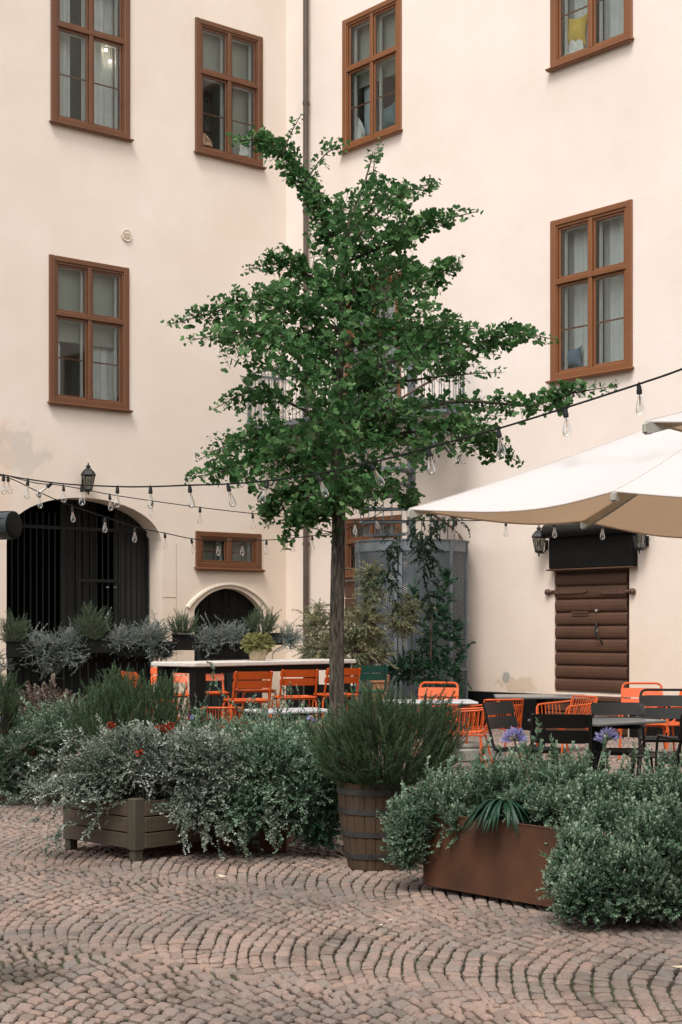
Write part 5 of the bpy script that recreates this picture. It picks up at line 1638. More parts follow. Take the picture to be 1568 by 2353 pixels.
for p in dense:
    r_ = trunk_r(p.z)
    flare = 1 + 0.35*max(0, 0.25-p.z)/0.25
    for k in range(nseg):
        a = 2*math.pi*k/nseg
        rr = r_*flare*(1 + 0.05*math.sin(3*a+p.z*2) + 0.035*math.sin(7*a+p.z*5) + random.uniform(-0.025, 0.025))
        vs.append((p.x+rr*math.cos(a), p.y+rr*math.sin(a), p.z))
b.add(vs, [(i*nseg+k, i*nseg+(k+1)%nseg, (i+1)*nseg+(k+1)%nseg, (i+1)*nseg+k) for i in range(len(dense)-1) for k in range(nseg)])
b.build('trunk', M['bark'], tree, smooth=True, world=True)

limbs = [  # pixel polylines with a depth offset at the tip, and the width of leaf cover in px
    ([(786,600),(740,500),(700,420),(650,350),(590,312),(528,312)], 0.1, 34),
    ([(650,352),(668,310),(692,264)], 0.0, 12), ([(700,420),(745,365),(788,345)], -0.1, 16),
    ([(800,540),(860,470),(930,425),(1002,418)], 0.2, 13), ([(810,560),(880,490),(960,455),(985,462)], -0.3, 16),
    ([(846,470),(858,400),(862,345)], 0, 15), ([(800,600),(900,560),(990,520),(1094,495)], -0.1, 24),
    ([(785,720),(860,640),(940,600),(985,600)], 0.3, 34), ([(790,740),(900,690),(1000,650),(1050,628)], -0.3, 30),
    ([(785,700),(720,650),(650,628),(570,650)], -0.3, 34), ([(780,760),(680,700),(600,680),(480,715),(378,740)], 0.1, 38),
    ([(780,860),(660,800),(560,790),(455,820)], -0.5, 44), ([(782,820),(700,760),(560,740),(470,740)], 0.5, 40),
    ([(786,800),(900,760),(1010,735),(1110,722)], 0.4, 44), ([(780,880),(920,830),(1080,800),(1180,780),(1262,795)], -0.2, 44),
    ([(780,900),(900,870),(1030,840),(1175,820)], 0.5, 40), ([(776,980),(880,960),(1050,935),(1200,950),(1290,930),(1382,918)], -0.5, 34),
    ([(776,1020),(900,1000),(1050,990),(1130,1030),(1192,1070)], -0.1, 32), ([(774,980),(660,930),(590,915),(505,965)], -0.4, 44),
    ([(774,1060),(640,1010),(540,1010),(450,1045)], 0.2, 48), ([(774,1090),(640,1060),(540,1090),(440,1118)], -0.4, 40),
    ([(774,1120),(700,1130),(620,1160),(612,1200)], 0.1, 36), ([(776,1160),(720,1185),(680,1200),(655,1268)], -0.3, 26), ([(779,1228),(750,1222),(715,1216)], -0.1, 9),
    ([(776,1110),(850,1100),(930,1130),(965,1185)], 0.2, 34), ([(776,1150),(840,1150),(870,1168)], -0.3, 26),
    ([(780,1140),(760,1150),(740,1182)], -0.4, 34),
]
LP, LD, LN = [], [], []          # leaf position, direction, size
bm_ = MB()
def add_leaf_cluster(p, tang, n, size=1.0):
    for _ in range(n):
        v = Vector(rng.normal(size=3)); v = v - tang*v.dot(tang)*0.3; v.z += 0.15; v.normalize()
        LP.append(tuple(p + v*0.012)); LD.append(tuple(v + Vector((0, 0, rng.uniform(-0.5, 0.6))))); LN.append(size*rng.uniform(0.55, 1.3))
def twig(p, d, L_, r_, leaves=True, size=1.0):
    n_ = max(3, int(L_/0.045)); pts = [p]; dd = d.normalized()
    for i in range(n_):
        dd = (dd + Vector(rng.normal(size=3))*0.16 + Vector((0, 0, 0.03))).normalized(); pts.append(pts[-1] + dd*(L_/n_))
    bm_.tube(pts, [max(0.0012, r_*(1-0.75*i/n_)) for i in range(n_+1)], 4, caps=False)
    for i in range(1, n_+1):
        t_ = i/n_
        add_leaf_cluster(pts[i], dd, 3 if t_ < 0.75 else 2, size*(1.0-0.45*t_**2))
    return pts
for (pl_, dy, wpx) in limbs:
    n_ = len(pl_)
    pts = catmull([TP(x, y, dy*(i/(n_-1))*1.6 + rng.normal(0, 0.02)*(i > 0)) for i, (x, y) in enumerate(pl_)], 7)
    L_ = sum((pts[i+1]-pts[i]).length for i in range(len(pts)-1))
    m_ = len(pts)
    bm_.tube(pts, [0.0035 + 0.017*min(1.3, L_/1.8)*(1-i/(m_-1))**1.2 if i < m_-1 else 0.002 for i in range(m_)], 6, caps=False)
    wW = px(wpx, TY)
    for i in range(2, m_):
        t_ = i/(m_-1); tang = (pts[i]-pts[i-1]).normalized()
        w_ = wW*(1.0 - 0.85*max(0, (t_-0.70)/0.30))
        if wpx < 20:
            add_leaf_cluster(pts[i], tang, 3 if i % 2 else 2, 0.85-0.30*t_)
            if wpx < 15 and wpx != 13 or i % 2: continue
            twig(pts[i], tang + Vector(rng.normal(size=3)), 0.10, 0.002, True, 0.7); continue
        add_leaf_cluster(pts[i], tang, 2, 1.0-0.4*max(0, t_-0.7)/0.3)
        for _ in range(3 if t_ < 0.85 else 1):
            d = Vector(rng.normal(size=3)); d = (d - tang*d.dot(tang)).normalized() + tang*rng.uniform(0.2, 0.9) + Vector((0, 0, 0.15))
            twig(pts[i].lerp(pts[i-1], rng.uniform()), d, w_*rng.uniform(0.55, 1.25), 0.0035, True, 1.0-0.45*max(0, t_-0.7)/0.3)
# dense heart of the crown: more shoots through its volume, inside the outline of the tree
outline = [(700,400),(745,430),(790,450),(850,420),(900,440),(950,440),(940,500),(1000,505),(960,570),(925,610),(1000,650),(985,700),(1050,735),(1150,775),(1160,815),(1090,830),(1010,845),(940,895),(960,935),(1060,950),(1150,945),(1160,985),(1100,1000),(1130,1045),(1040,1035),(985,1060),(955,1090),(960,1160),(900,1150),(860,1165),(800,1172),(740,1178),(700,1150),(640,1170),(605,1150),(560,1110),(480,1100),(500,1060),(560,1000),(530,960),(600,925),(680,905),(690,870),(610,870),(560,840),(500,815),(540,780),(500,745),(570,700),(640,660),(720,640),(705,560),(715,520),(740,490),(712,450)]
def inside(x, y):
    c = False; j_ = len(outline)-1
    for i in range(len(outline)):
        xi, yi = outline[i]; xj, yj = outline[j_]
        if (yi > y) != (yj > y) and x < (xj-xi)*(y-yi)/(yj-yi)+xi: c = not c
        j_ = i
    return c
cnt = 0
while cnt < 760:
    x, y = rng.uniform(430, 1180), rng.uniform(400, 1180)
    if not inside(x, y): continue
    half_w = 200 if y < 650 else 330
    lim = px(math.sqrt(max(0, half_w**2 - min(abs(x-785), half_w)**2))*0.85 + 40, TY)
    dy = rng.uniform(-lim, lim)
    p = TP(x, y) ; p = Vector((p.x*(TY+dy)/TY, TY+dy, CAMH + (p.z-CAMH)*(TY+dy)/TY))
    ax_p = TP(785, min(1170, y+40)); d = (p-ax_p); d.z = abs(d.z)*0.3 + 0.2
    if d.length < 0.05: continue
    d = d.normalized() + Vector(rng.normal(size=3))*0.5
    L_ = rng.uniform(0.14, 0.30)
    twig(p - d.normalized()*L_*0.6, d, L_, 0.004)
    cnt += 1
LP, LD, LN = np.array(LP), np.array(LD), np.array(LN)
# openings between the tiers of the crown
gx_ = CX + F*LP[:, 0]/LP[:, 1]; gy_ = HY - F*(LP[:, 2]-CAMH)/LP[:, 1]
keep = np.ones(len(LP), bool)
for (xc, yc, rx_, ry_, pr_) in ((975,893,85,32,.92),(688,945,42,30,.9),(885,822,24,38,.8),(893,655,34,30,.85),(630,880,48,20,.85),(1100,890,60,22,.9),(565,772,38,12,.7),(640,742,26,12,.6),(960,690,22,16,.6),(720,600,16,22,.7),(560,875,50,22,.9),(860,1150,34,22,.75),(690,1130,30,14,.5),(1010,915,60,14,.8),(830,930,14,20,.6),(740,900,18,14,.6),(800,740,14,16,.5),(1020,690,30,16,.8),(905,1075,40,16,.6),(940,1110,46,30,.8)):
    d_ = ((gx_-xc)/rx_)**2 + ((gy_-yc)/ry_)**2
    keep &= ~((d_ + rng.normal(0, 0.25, len(LP)) < 1) & (rng.uniform(size=len(LP)) < pr_))
LP, LD, LN = LP[keep], LD[keep], LN[keep]
# blades hang and tilt towards the light
lv, lt = place('ginkgo', LP, LD, rng.uniform(-1.3, 1.3, len(LP)), 0.092*LN, 0.086*LN)
print('ginkgo leaves', len(LP))
base = np.array(tb)
link('crown', new_mesh('crown', lv-base, [lt]), FM['ginkgo'], tree)
bm_.build('branches', M['twig'], tree, world=True)

# ------------------------------------------------------------------ plants in the front planters
grow('oregano', 'bright green oregano mound filling the steel trough and spilling over its left end', 'plant',
     [E(1085, 1840, 9.6, 125, 72, 0.30, 900), E(1010, 1860, 9.5, 80, 82, 0.22, 560), E(940, 1925, 9.45, 55, 85, 0.20, 560), E(920, 1880, 9.6, 34, 50, 0.15, 160), E(1190, 1805, 9.6, 120, 58, 0.32, 700), E(1055,1900,9.3,40,50,0.10,150), E(1235,1850,9.15,80,45,0.18,420), E(1275,1862,8.95,62,42,0.14,300)],
     T_ore, FM['oregano'], M['stem'], 0.5, 0.55, (0.75, 1.3), back=0.08)
grow('oregano', 'large grey-green oregano mass tumbling to the cobbles at the right edge', 'plant',
     [E(1395, 1925, 8.7, 118, 92, 0.3, 1200), E(1475, 1995, 8.45, 108, 140, 0.33, 1500), E(1338, 2000, 8.45, 70, 100, 0.22, 600), E(1345, 2010, 8.4, 82, 105, 0.25, 850), E(1530, 1985, 8.5, 95, 150, 0.33, 1200), E(1400, 1845, 8.95, 130, 70, 0.32, 850), E(1530, 1835, 9.0, 110, 65, 0.32, 650), E(1335, 2065, 8.22, 66, 84, 0.16, 420), E(1440, 2040, 8.25, 120, 105, 0.20, 800), E(1285, 2040, 8.4, 34, 44, 0.12, 120), E(1540, 2060, 8.3, 70, 80, 0.2, 400), E(1290, 1805, 9.3, 85, 52, 0.3, 450)],
     T_ore, FM['oregano'], M['stem'], 0.45, 0.55, (0.8, 1.35), back=0.08)
# tall loose shoots standing out of the trough
P_, D_ = [], []
for (x, y) in [(1095,1775),(1140,1765),(1205,1760),(1230,1765),(1275,1752),(1300,1770),(1350,1765),(1395,1770),(1435,1790),(1490,1770),(1545,1790),(1000,1800),(960,1830),(1060,1790),(1330,1760),(1455,1775),(1520,1765),(1560,1760),(1170,1770)]:
    for q in range(2):
        p = P(x+rng.uniform(-8, 8), y+rng.uniform(-5, 15), 9.4+rng.uniform(-0.2, 0.2)); P_.append(tuple(p)); D_.append((rng.normal(0, 0.25), rng.normal(0, 0.2), 1))
grow('oregano', 'loose upright oregano shoots standing above the middle of the trough', 'plant', [E(1250, 1800, 9.4, 60, 20, 0.2, 40)], T_ore, FM['oregano'], M['stem'], 0.7, 0.3, (1.2, 1.9), extra=(np.array(P_), np.array(D_)))

# silver foliage over the crate: mound plus trailing shoots
def trails(starts, n_each):
    P_, D_ = [], []
    for (x0, y0, Y0, x1, y1, Y1) in starts:
        a_, c_ = P(x0, y0, Y0), P(x1, y1, Y1); mid = (a_+c_)/2 + Vector((0, 0, 0.07)); pts = catmull([a_, mid, c_], 8)
        for q in range(n_each):
            t_ = rng.uniform(0, len(pts)-1.01); i = int(t_); p = pts[i].lerp(pts[i+1], t_-i); d = (pts[i+1]-pts[i]).normalized()
            P_.append(tuple(p + Vector(rng.normal(size=3))*0.018)); D_.append(tuple(d + Vector(rng.normal(size=3))*0.28))
    return np.array(P_), np.array(D_)
tr = trails([(230,1800,10.7,14,1848,10.6),(220,1760,10.8,60,1765,10.7),(200,1720,11,75,1690,11),(230,1840,10.6,100,1880,10.5),(180,1890,10.6,110,1960,10.4),(420,1830,10.7,440,1965,10.3),
             (450,1850,10.7,470,1950,10.4),(540,1900,10.6,560,1945,10.5),(600,1890,10.6,628,1905,10.5),(300,1835,10.5,210,1900,10.3),(330,1850,10.5,445,1900,10.4),(210,1700,11,150,1720,10.9),(170,1840,10.6,30,1840,10.5),(250,1880,10.4,165,1850,10.4),(480,1880,10.5,520,1960,10.4)], 13)
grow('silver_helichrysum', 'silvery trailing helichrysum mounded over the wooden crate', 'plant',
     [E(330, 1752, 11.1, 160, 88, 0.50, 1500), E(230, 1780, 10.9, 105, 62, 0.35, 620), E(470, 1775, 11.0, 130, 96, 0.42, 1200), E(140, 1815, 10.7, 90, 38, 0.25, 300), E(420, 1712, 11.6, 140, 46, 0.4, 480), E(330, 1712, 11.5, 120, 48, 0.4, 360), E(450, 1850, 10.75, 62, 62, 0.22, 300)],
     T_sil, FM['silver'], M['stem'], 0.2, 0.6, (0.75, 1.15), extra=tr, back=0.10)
P_, D_ = trails([(690,1880,11.0,770,1945,10.8),(620,1850,10.9,560,1935,10.7),(650,1870,10.9,640,1900,10.8)], 12)
grow('silver_helichrysum', 'greener helichrysum spreading between the crate and the barrel', 'plant',
     [E(620, 1772, 11.1, 125, 98, 0.45, 1400), E(560, 1850, 10.9, 90, 72, 0.30, 700), E(690, 1828, 11.0, 90, 88, 0.35, 800), E(650, 1722, 11.6, 110, 42, 0.4, 400)],
     T_ore + T_sil, FM['oregano'], M['stem'], 0.3, 0.6, (0.9, 1.3), extra=(P_, D_), back=0.09)
grow('thyme', 'dark green thyme hanging low behind the barrel, left side', 'plant',
     [E(735, 1890, 10.9, 50, 70, 0.22, 520), E(760, 1820, 11.0, 35, 50, 0.2, 240)], T_ore, FM['climber'], M['stem'], 0.2, 0.6, (0.9, 1.3), back=0.06)
grow('oregano', 'soft green oregano in the steel trough at the left edge', 'plant',
     [E(60, 1720, 14.4, 120, 70, 0.5, 1100), E(170, 1680, 14.3, 90, 55, 0.4, 600), E(20, 1790, 14.2, 60, 50, 0.3, 350)],
     T_ore + T_silb[:1], FM['oregano'], M['stem'], 0.4, 0.5, (1.0, 1.6), back=0.08)
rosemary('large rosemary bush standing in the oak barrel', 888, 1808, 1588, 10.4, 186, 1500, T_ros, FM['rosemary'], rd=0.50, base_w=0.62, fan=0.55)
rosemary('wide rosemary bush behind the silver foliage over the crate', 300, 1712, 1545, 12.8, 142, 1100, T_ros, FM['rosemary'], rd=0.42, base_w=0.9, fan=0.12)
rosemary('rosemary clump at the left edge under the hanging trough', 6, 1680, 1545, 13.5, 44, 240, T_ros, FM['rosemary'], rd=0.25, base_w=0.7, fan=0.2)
# strap-leaved lily in the trough, with its two flower heads
def lily(label, x, y, Y, flower, stem_path, nleaf):
    c = P(x, y, Y); root = thing('agapanthus', label, 'plant', c)
    mbp = MB()
    for i in range(nleaf):
        a = rng.uniform(-math.pi*1.05, 0.05*math.pi); L_ = rng.uniform(0.17, 0.30); w_ = rng.uniform(0.010, 0.015)
        dirh = Vector((math.cos(a), math.sin(a)*0.8, 0)); side = Vector((-dirh.y, dirh.x, 0)).normalized()
        rise = rng.uniform(0.25, 1.0); vs = []; N = 7
        for k in range(N+1):
            t_ = k/N; p = c + dirh*L_*t_*(0.9) + Vector((0, 0, L_*(rise*t_ - (rise+0.55)*t_*t_*1.0)))
            ww = w_*(1-t_**3)*(0.6+0.8*min(1, t_*3))*0.75; vs += [p-side*ww+Vector((0,0,0.003)), p-Vector((0,0,0.002)), p+side*ww+Vector((0,0,0.003))]
        mbp.add(vs, [(3*k+q, 3*k+q+1, 3*k+4+q, 3*k+3+q) for k in range(N) for q in range(2)])
    if nleaf: mbp.build('leaves', FM['strap'], root, world=True, smooth=True)
    for (fx, fy, FY, path) in flower:
        fc = P(fx, fy, FY)
        s_ = MB(); s_.tube(catmull([c] + [P(*q) for q in path] + [fc], 6), [0.006]*(6*(len(path)+1)+1), 6); st_o = s_.build('stalk', M['stem'], root, smooth=True, world=True)
        n_ = 46; v = rng.normal(size=(n_, 3)); v[:, 2] = np.abs(v[:, 2])*0.9-0.12; v[:, 2] += 0.2; v /= np.linalg.norm(v, axis=1, keepdims=True)
        ped = MB(); LPp, LDp = [], []
        for q in v:
            q = Vector(q); e_ = fc + q*rng.uniform(0.035, 0.055); ped.tube([fc, e_], 0.0014, 4, caps=False)
            for z_ in range(5):
                LPp.append(tuple(e_)); LDp.append(tuple(q + Vector(rng.normal(size=3))*0.30))
        LPp, LDp = np.array(LPp), np.array(LDp)
        lv, lt = place('rhomb', LPp, LDp, rng.uniform(-3, 3, len(LPp)), 0.042*rng.uniform(0.8, 1.2, len(LPp)), np.full(len(LPp), 0.010))
        fo = link('flower_head', new_mesh('flower_head', lv-np.array(c), [lt]), FM['lilac'], root)
        ped.build('flower_stalks', M['stem'], root, world=True)
    return root
lily('strap-leaved agapanthus hanging over the trough front, with a tall lilac flower head', 1158, 1852, 9.06,
     [(1183, 1703, 9.1, [(1215, 1800, 9.15), (1196, 1745, 9.12)])], None, 80)
yl = MB(); c = P(1145, 1895, 9.08)
for s_ in (0,): yl.add([c+Vector((-0.008,0,0)), c+Vector((0.008,0,0)), c+Vector((0.012,-0.01,-0.07)), c+Vector((-0.004,-0.01,-0.07)), c+Vector((0.0,-0.005,-0.13))], [(0,1,2,3),(3,2,4)])
tag(yl.build('fading_leaf', simple('yellow_brown_leaf', (0.35, 0.17, 0.03), 0.6)), 'single yellowed strap leaf hanging against the rusty trough', 'leaf')
lily('agapanthus with a smaller lilac flower head in front of the dark table post', 1372, 1785, 9.9, [(1396, 1702, 10.0, [(1380, 1745, 9.95)])], None, 0)
# low flowers among the foliage
def blooms(name, label, pts, m_, size, Y):
    c = P(pts[0][0], pts[0][1], Y); root = thing(name, label, 'flower', c)
    LPp, LDp = [], []
    for (x, y) in pts:
        p = P(x, y, Y)
        for q in range(16):
            v = rng.normal(size=3); v[1] -= 0.4; v /= np.linalg.norm(v); LPp.append(tuple(np.array(p)+v*size*0.2)); LDp.append(tuple(v))
    LPp, LDp = np.array(LPp), np.array(LDp)
    lv, lt = place('oval', LPp, LDp, rng.uniform(-3, 3, len(LPp)), np.full(len(LPp), size), np.full(len(LPp), size*0.7))
    link('petals', new_mesh('petals', lv-np.array(c), [lt]), m_, root)
    s_ = MB()
    for (x, y) in pts: p = P(x, y, Y); s_.tube([p, p+Vector((0.01, 0.03, -0.12))], 0.002, 4)
    s_.build('stalks', M['stem'], root, world=True)
blooms('red_flowers', 'pair of red blooms at the top of the silver foliage under the left rosemary', [(365,1672),(380,1674),(392,1668)], FM['red'], 0.032, 11.05)
blooms('red_flowers', 'small red bloom at the left end of the silver foliage top', [(251,1669),(258,1665)], FM['red'], 0.026, 11.0)
blooms('red_flowers', 'single red bloom low in the silver mound above the crate', [(320,1731)], FM['red'], 0.03, 10.45)
blooms('lilac_flowers', 'pale lilac bloom at the far left edge', [(10,1636),(8,1652)], FM['lilac'], 0.04, 14.0)
blooms('lilac_flowers', 'pale lilac blooms under the small square table', [(712,1650),(722,1655)], FM['lilac'], 0.022, 12.4)
blooms('lilac_flowers', 'faint lilac blooms between the rosemary and the low wire chair', [(432,1640),(440,1648)], FM['lilac'], 0.018, 13.0)

# ------------------------------------------------------------------ black screen with hanging troughs at the back
YB = 21.6
def screen(label, x0, x1, ytop, Y):
    a, c = P(x0, ytop, Y), P(x1, ytop, Y); root = thing('slatted_screen', label, 'screen', (a.x, Y, 0)); W_ = c.x-a.x; H_ = a.z
    b = MB(); n_ = int(W_/0.115)
    for k in range(n_):
        xa = W_*k/n_; xb = W_*(k+1)/n_; j_ = random.uniform(-0.004, 0.004); b.bbox(xa+0.009, xb-0.009, j_, 0.022+j_, 0.03, H_, 0.004)
    b.build('boards', simple('black_stained_boards', (0.009, 0.010, 0.0095), 0.75, var=0.3, scale=2, spec=0.2), root)
    b = MB()
    for z in (0.25, H_-0.2): b.box(0, W_, 0.026, 0.06, z, z+0.07)
    b.build('rail', M['black'], root)
    return root
screen('black vertical-board screen on the left in front of the gateway', 16, 352, 1490, YB+0.25)
screen('short black board screen behind the left half of the long bar table', 452, 604, 1487, YB+2.6)
def trough(label, x0, x1, yt, yb, Y):
    a, c = P(x0, yt, Y), P(x1, yb, Y); b = MB(); hx_ = (c.x-a.x)/2; hz = a.z-c.z
    b.bbox(-hx_, hx_, -0.13, 0.13, 0, hz, 0.015); b.bbox(-hx_-0.01, hx_+0.01, -0.14, 0.14, hz-0.02, hz+0.004, 0.006)
    b.box(-hx_+0.05, -hx_+0.09, 0.13, 0.2, hz*0.3, hz*0.9); b.box(hx_-0.09, hx_-0.05, 0.13, 0.2, hz*0.3, hz*0.9)
    r = thing('trough', label, 'planter', ((a.x+c.x)/2, Y, c.z), 0, 'black troughs along the back screen')
    b.build('box', M['black'], r)
trough('black trough under the leftmost back rosemary', 18, 82, 1474, 1512, YB)
trough('black trough under the back rosemary in front of the gateway', 196, 262, 1468, 1502, YB)
trough('black trough under the back rosemary near the cellar arch', 398, 458, 1458, 1494, YB)
trough('black trough under the back rosemary right of the cellar arch', 590, 650, 1455, 1482, YB)
trough('black trough hidden in silver foliage left of the gateway rosemary', 85, 190, 1478, 1512, YB)
trough('black trough hidden in silver foliage between the gateway and the cellar arch', 270, 395, 1475, 1510, YB)
trough('black trough hidden in silver foliage under the cellar arch', 462, 585, 1470, 1512, YB)
rosemary('back rosemary at the far left edge', 32, 1482, 1408, YB, 38, 230, T_ros_s, FM['rosemary_grey'], 'rosemary clumps along the back', 0.25, 0.6, 0.35)
rosemary('back rosemary standing in front of the dark gateway', 212, 1474, 1388, YB, 50, 300, T_ros_s, FM['rosemary_grey'], 'rosemary clumps along the back', 0.28, 0.6, 0.35)
rosemary('back rosemary just left of the cellar arch', 420, 1464, 1402, YB, 42, 210, T_ros_s, FM['rosemary_grey'], 'rosemary clumps along the back', 0.25, 0.6, 0.3)
rosemary('back rosemary in front of the right side of the cellar arch', 602, 1458, 1398, YB, 40, 210, T_ros_s, FM['rosemary_grey'], 'rosemary clumps along the back', 0.25, 0.6, 0.3)
gs = 'silver curry plants along the back'
grow('curry_plant', 'silver-blue curly foliage left of the gateway rosemary', 'plant', [E(100, 1497, YB-0.05, 48, 42, 0.30, 280), E(160, 1492, YB-0.05, 50, 50, 0.33, 330), E(85, 1460, YB, 26, 20, 0.2, 16), E(110,1540,YB-0.1,30,20,0.15,40)], T_silb, FM['silverblue'], M['stem'], 0.1, 0.7, (0.8, 1.2), group=gs, back=0.15)
grow('curry_plant', 'silver-blue curly foliage between the gateway rosemary and the cellar arch', 'plant', [E(290, 1475, YB-0.05, 42, 34, 0.3, 230), E(350, 1470, YB-0.05, 50, 42, 0.33, 330), E(365, 1505, YB-0.1, 38, 18, 0.2, 90)], T_silb, FM['silverblue'], M['stem'], 0.15, 0.7, (0.8, 1.2), group=gs, back=0.15)
grow('curry_plant', 'silver-blue curly foliage below the middle of the cellar arch', 'plant', [E(480, 1475, YB-0.05, 38, 32, 0.3, 190), E(530, 1466, YB-0.05, 44, 34, 0.3, 230)], T_silb, FM['silverblue'], M['stem'], 0.15, 0.7, (0.8, 1.2), group=gs, back=0.15)
grow('curry_plant', 'silver-blue curly foliage beside the foot of the drainpipe', 'plant', [E(665, 1470, YB, 32, 32, 0.25, 150)], T_silb, FM['silverblue'], M['stem'], 0.15, 0.7, (0.8, 1.2), group=gs, back=0.15)
grow('curry_plant', 'sparse silver foliage hanging at the far left edge below the trough', 'plant', [E(-2, 1530, YB, 22, 48, 0.2, 60)], T_silb, FM['silverblue'], M['stem'], -0.1, 0.6, (0.8, 1.2), group=gs, back=0.1)
# small pot on the bar table
pc = cT + vT*0.05 - uT*0.12; pp2 = P(592, 1510, pc.y)
pt = thing('potted_plant', 'small yellow-green plant in a beige clay pot on the white bar table', 'potted plant', (pp2.x, pc.y, TH))
b = MB(); b.lathe([(0.0,0.0),(0.10,0.0),(0.125,0.13),(0.135,0.135),(0.135,0.155),(0.12,0.155),(0.115,0.13),(0.0,0.13)], 24); b.build('pot', M['claypot'], pt, smooth=True)
Pp, Dd = shell_points([((pp2.x, pc.y, TH+0.23), (0.19, 0.18, 0.11), 240)], 0)
Dd = Dd + rng.normal(0, 0.4, Dd.shape); Dd[:, 2] += 0.3
lv, lt, sv, st_ = bake_sprigs(T_yel, Pp-Dd*0.04, Dd, rng.uniform(-1, 1, len(Pp)), rng.uniform(0.8, 1.1, len(Pp)))
link('leaves', leaves_mesh(lv-np.array(pt.location), lt), FM['yellow'], pt); link('stems', new_mesh('stems', sv-np.array(pt.location), [st_]), M['stem'], pt)
# terracotta pot by the green chair
pc = P(873, 1450, 22.5)
pt = thing('terracotta_pot', 'terracotta pot of tall shrub stems beside the green bar chair', 'plant pot', (pc.x, pc.y, 0))
b = MB(); b.lathe([(0.0,0.0),(0.09,0.0),(0.125,0.84),(0.145,0.85),(0.145,0.95),(0.13,0.96),(0.12,0.9),(0.0,0.9)], 28); b.build('pot', M['terracotta'], pt, smooth=True)

# ------------------------------------------------------------------ shrubs and climbers in front of the mesh cage
grow('olive_shrub', 'dry yellowing shrub left of the trunk against the wall', 'shrub', [E(742, 1455, 22.6, 44, 55, 0.4, 170), E(733, 1400, 22.6, 26, 30, 0.2, 34), E(740, 1495, 22.4, 60, 36, 0.4, 200)], T_oli, FM['olive'], M['twig'], 0.0, 0.6, (0.5, 0.85), back=0.15)
grow('olive_shrub', 'tall grey-olive shrub between the trunk and the mesh cage door', 'shrub', [E(830, 1440, 23.0, 56, 58, 0.5, 330), E(852, 1350, 23.1, 36, 56, 0.25, 120), E(850, 1315, 23.1, 24, 24, 0.15, 34), E(825, 1500, 22.9, 76, 42, 0.5, 300)], T_oli, FM['olive'], M['twig'], 0.1, 0.6, (0.5, 0.9), back=0.15)
grow('olive_shrub', 'smaller pale standard shrub in front of the mesh cage', 'shrub', [E(925, 1420, 23.2, 42, 44, 0.3, 150), E(945, 1385, 23.2, 28, 34, 0.2, 46)], T_oli, FM['olive'], M['twig'], 0.0, 0.6, (0.45, 0.8), back=0.15)
grow('climber', 'dense green climber over the right half of the mesh cage', 'climbing plant',
     [E(1010, 1460, 23.6, 54, 90, 0.35, 150), E(1025, 1360, 23.9, 30, 62, 0.2, 45), E(985, 1545, 23.4, 75, 50, 0.4, 130), E(955, 1370, 23.9, 18, 50, 0.15, 20), E(1052, 1500, 23.7, 20, 100, 0.2, 60), E(915, 1540, 23.4, 40, 40, 0.3, 50)], T_cl, FM['climber'], M['twig'], 0.2, 0.7, (0.5, 0.95), back=0.15)
grow('climber', 'dark vine trailing down in front of the mesh cage under the parasol tip', 'climbing plant',
     [E(972, 1215, 22.0, 26, 42, 0.2, 40), E(978, 1270, 22.0, 14, 50, 0.15, 30), E(985, 1350, 22.2, 10, 60, 0.12, 20), E(1060, 1190, 21.6, 22, 12, 0.1, 9), E(1020, 1185, 21.8, 26, 10, 0.1, 10)], T_dark, FM['dark'], M['twig'], -0.7, 0.5, (0.5, 0.9))
grow('climber', 'thin dark vine hanging beside the trunk across the cage door', 'climbing plant',
     [E(905, 1240, 21.9, 12, 40, 0.1, 20), E(893, 1300, 21.9, 16, 45, 0.1, 26), E(905, 1370, 22.0, 10, 30, 0.1, 12)], T_dark, FM['dark'], M['twig'], -0.7, 0.5, (0.4, 0.75))
for (x, lab) in ((945, 'thin bare stake of the standard shrub before the cage'), (988, 'grey stem of the climber rising before the mesh cage')):
    c = P(x, 1450, 23.3); root = thing('stake', lab, 'stake', (c.x, c.y, 0)); H_ = 2.0
    b = MB(); b.tube(catmull([(0,0,0),(0.01,0,H_*0.5),(0.03,0,H_)], 4), 0.016 if x > 960 else 0.012, 8); b.build('pole', M['twig'] if x > 960 else M['stem'], root)
    b = MB(); b.tube([(-0.02,-0.018,0.9),(0.03,-0.018,0.9),(0.03,0.02,0.9),(-0.02,0.02,0.9)], 0.004, 5, closed=True); b.build('tie', M['stem'], root)
# low planting behind the crate and around the bar chairs, hides the bare cobbles there
grow('flower_bed', 'mixed low green planting in front of the bar chair legs', 'plants', [E(560, 1706, 13.8, 170, 22, 0.7, 600), E(700, 1722, 12.8, 130, 24, 0.5, 330), E(640, 1672, 19.6, 190, 12, 0.4, 120)], T_ore+T_silb[:2], FM['oregano'], M['stem'], 0.4, 0.5, (1.0, 1.8))
grow('flower_bed', 'reddish low planting at the foot of the black screen', 'plants', [E(95, 1632, 16.5, 80, 22, 0.4, 200)], T_cl, foliage_mat('ruddy_leaf', [(0.10, 0.06, 0.05), (0.16, 0.12, 0.10), (0.26, 0.24, 0.19)], 0.6, 0.2), M['stem'], 0.4, 0.5, (0.5, 0.9))

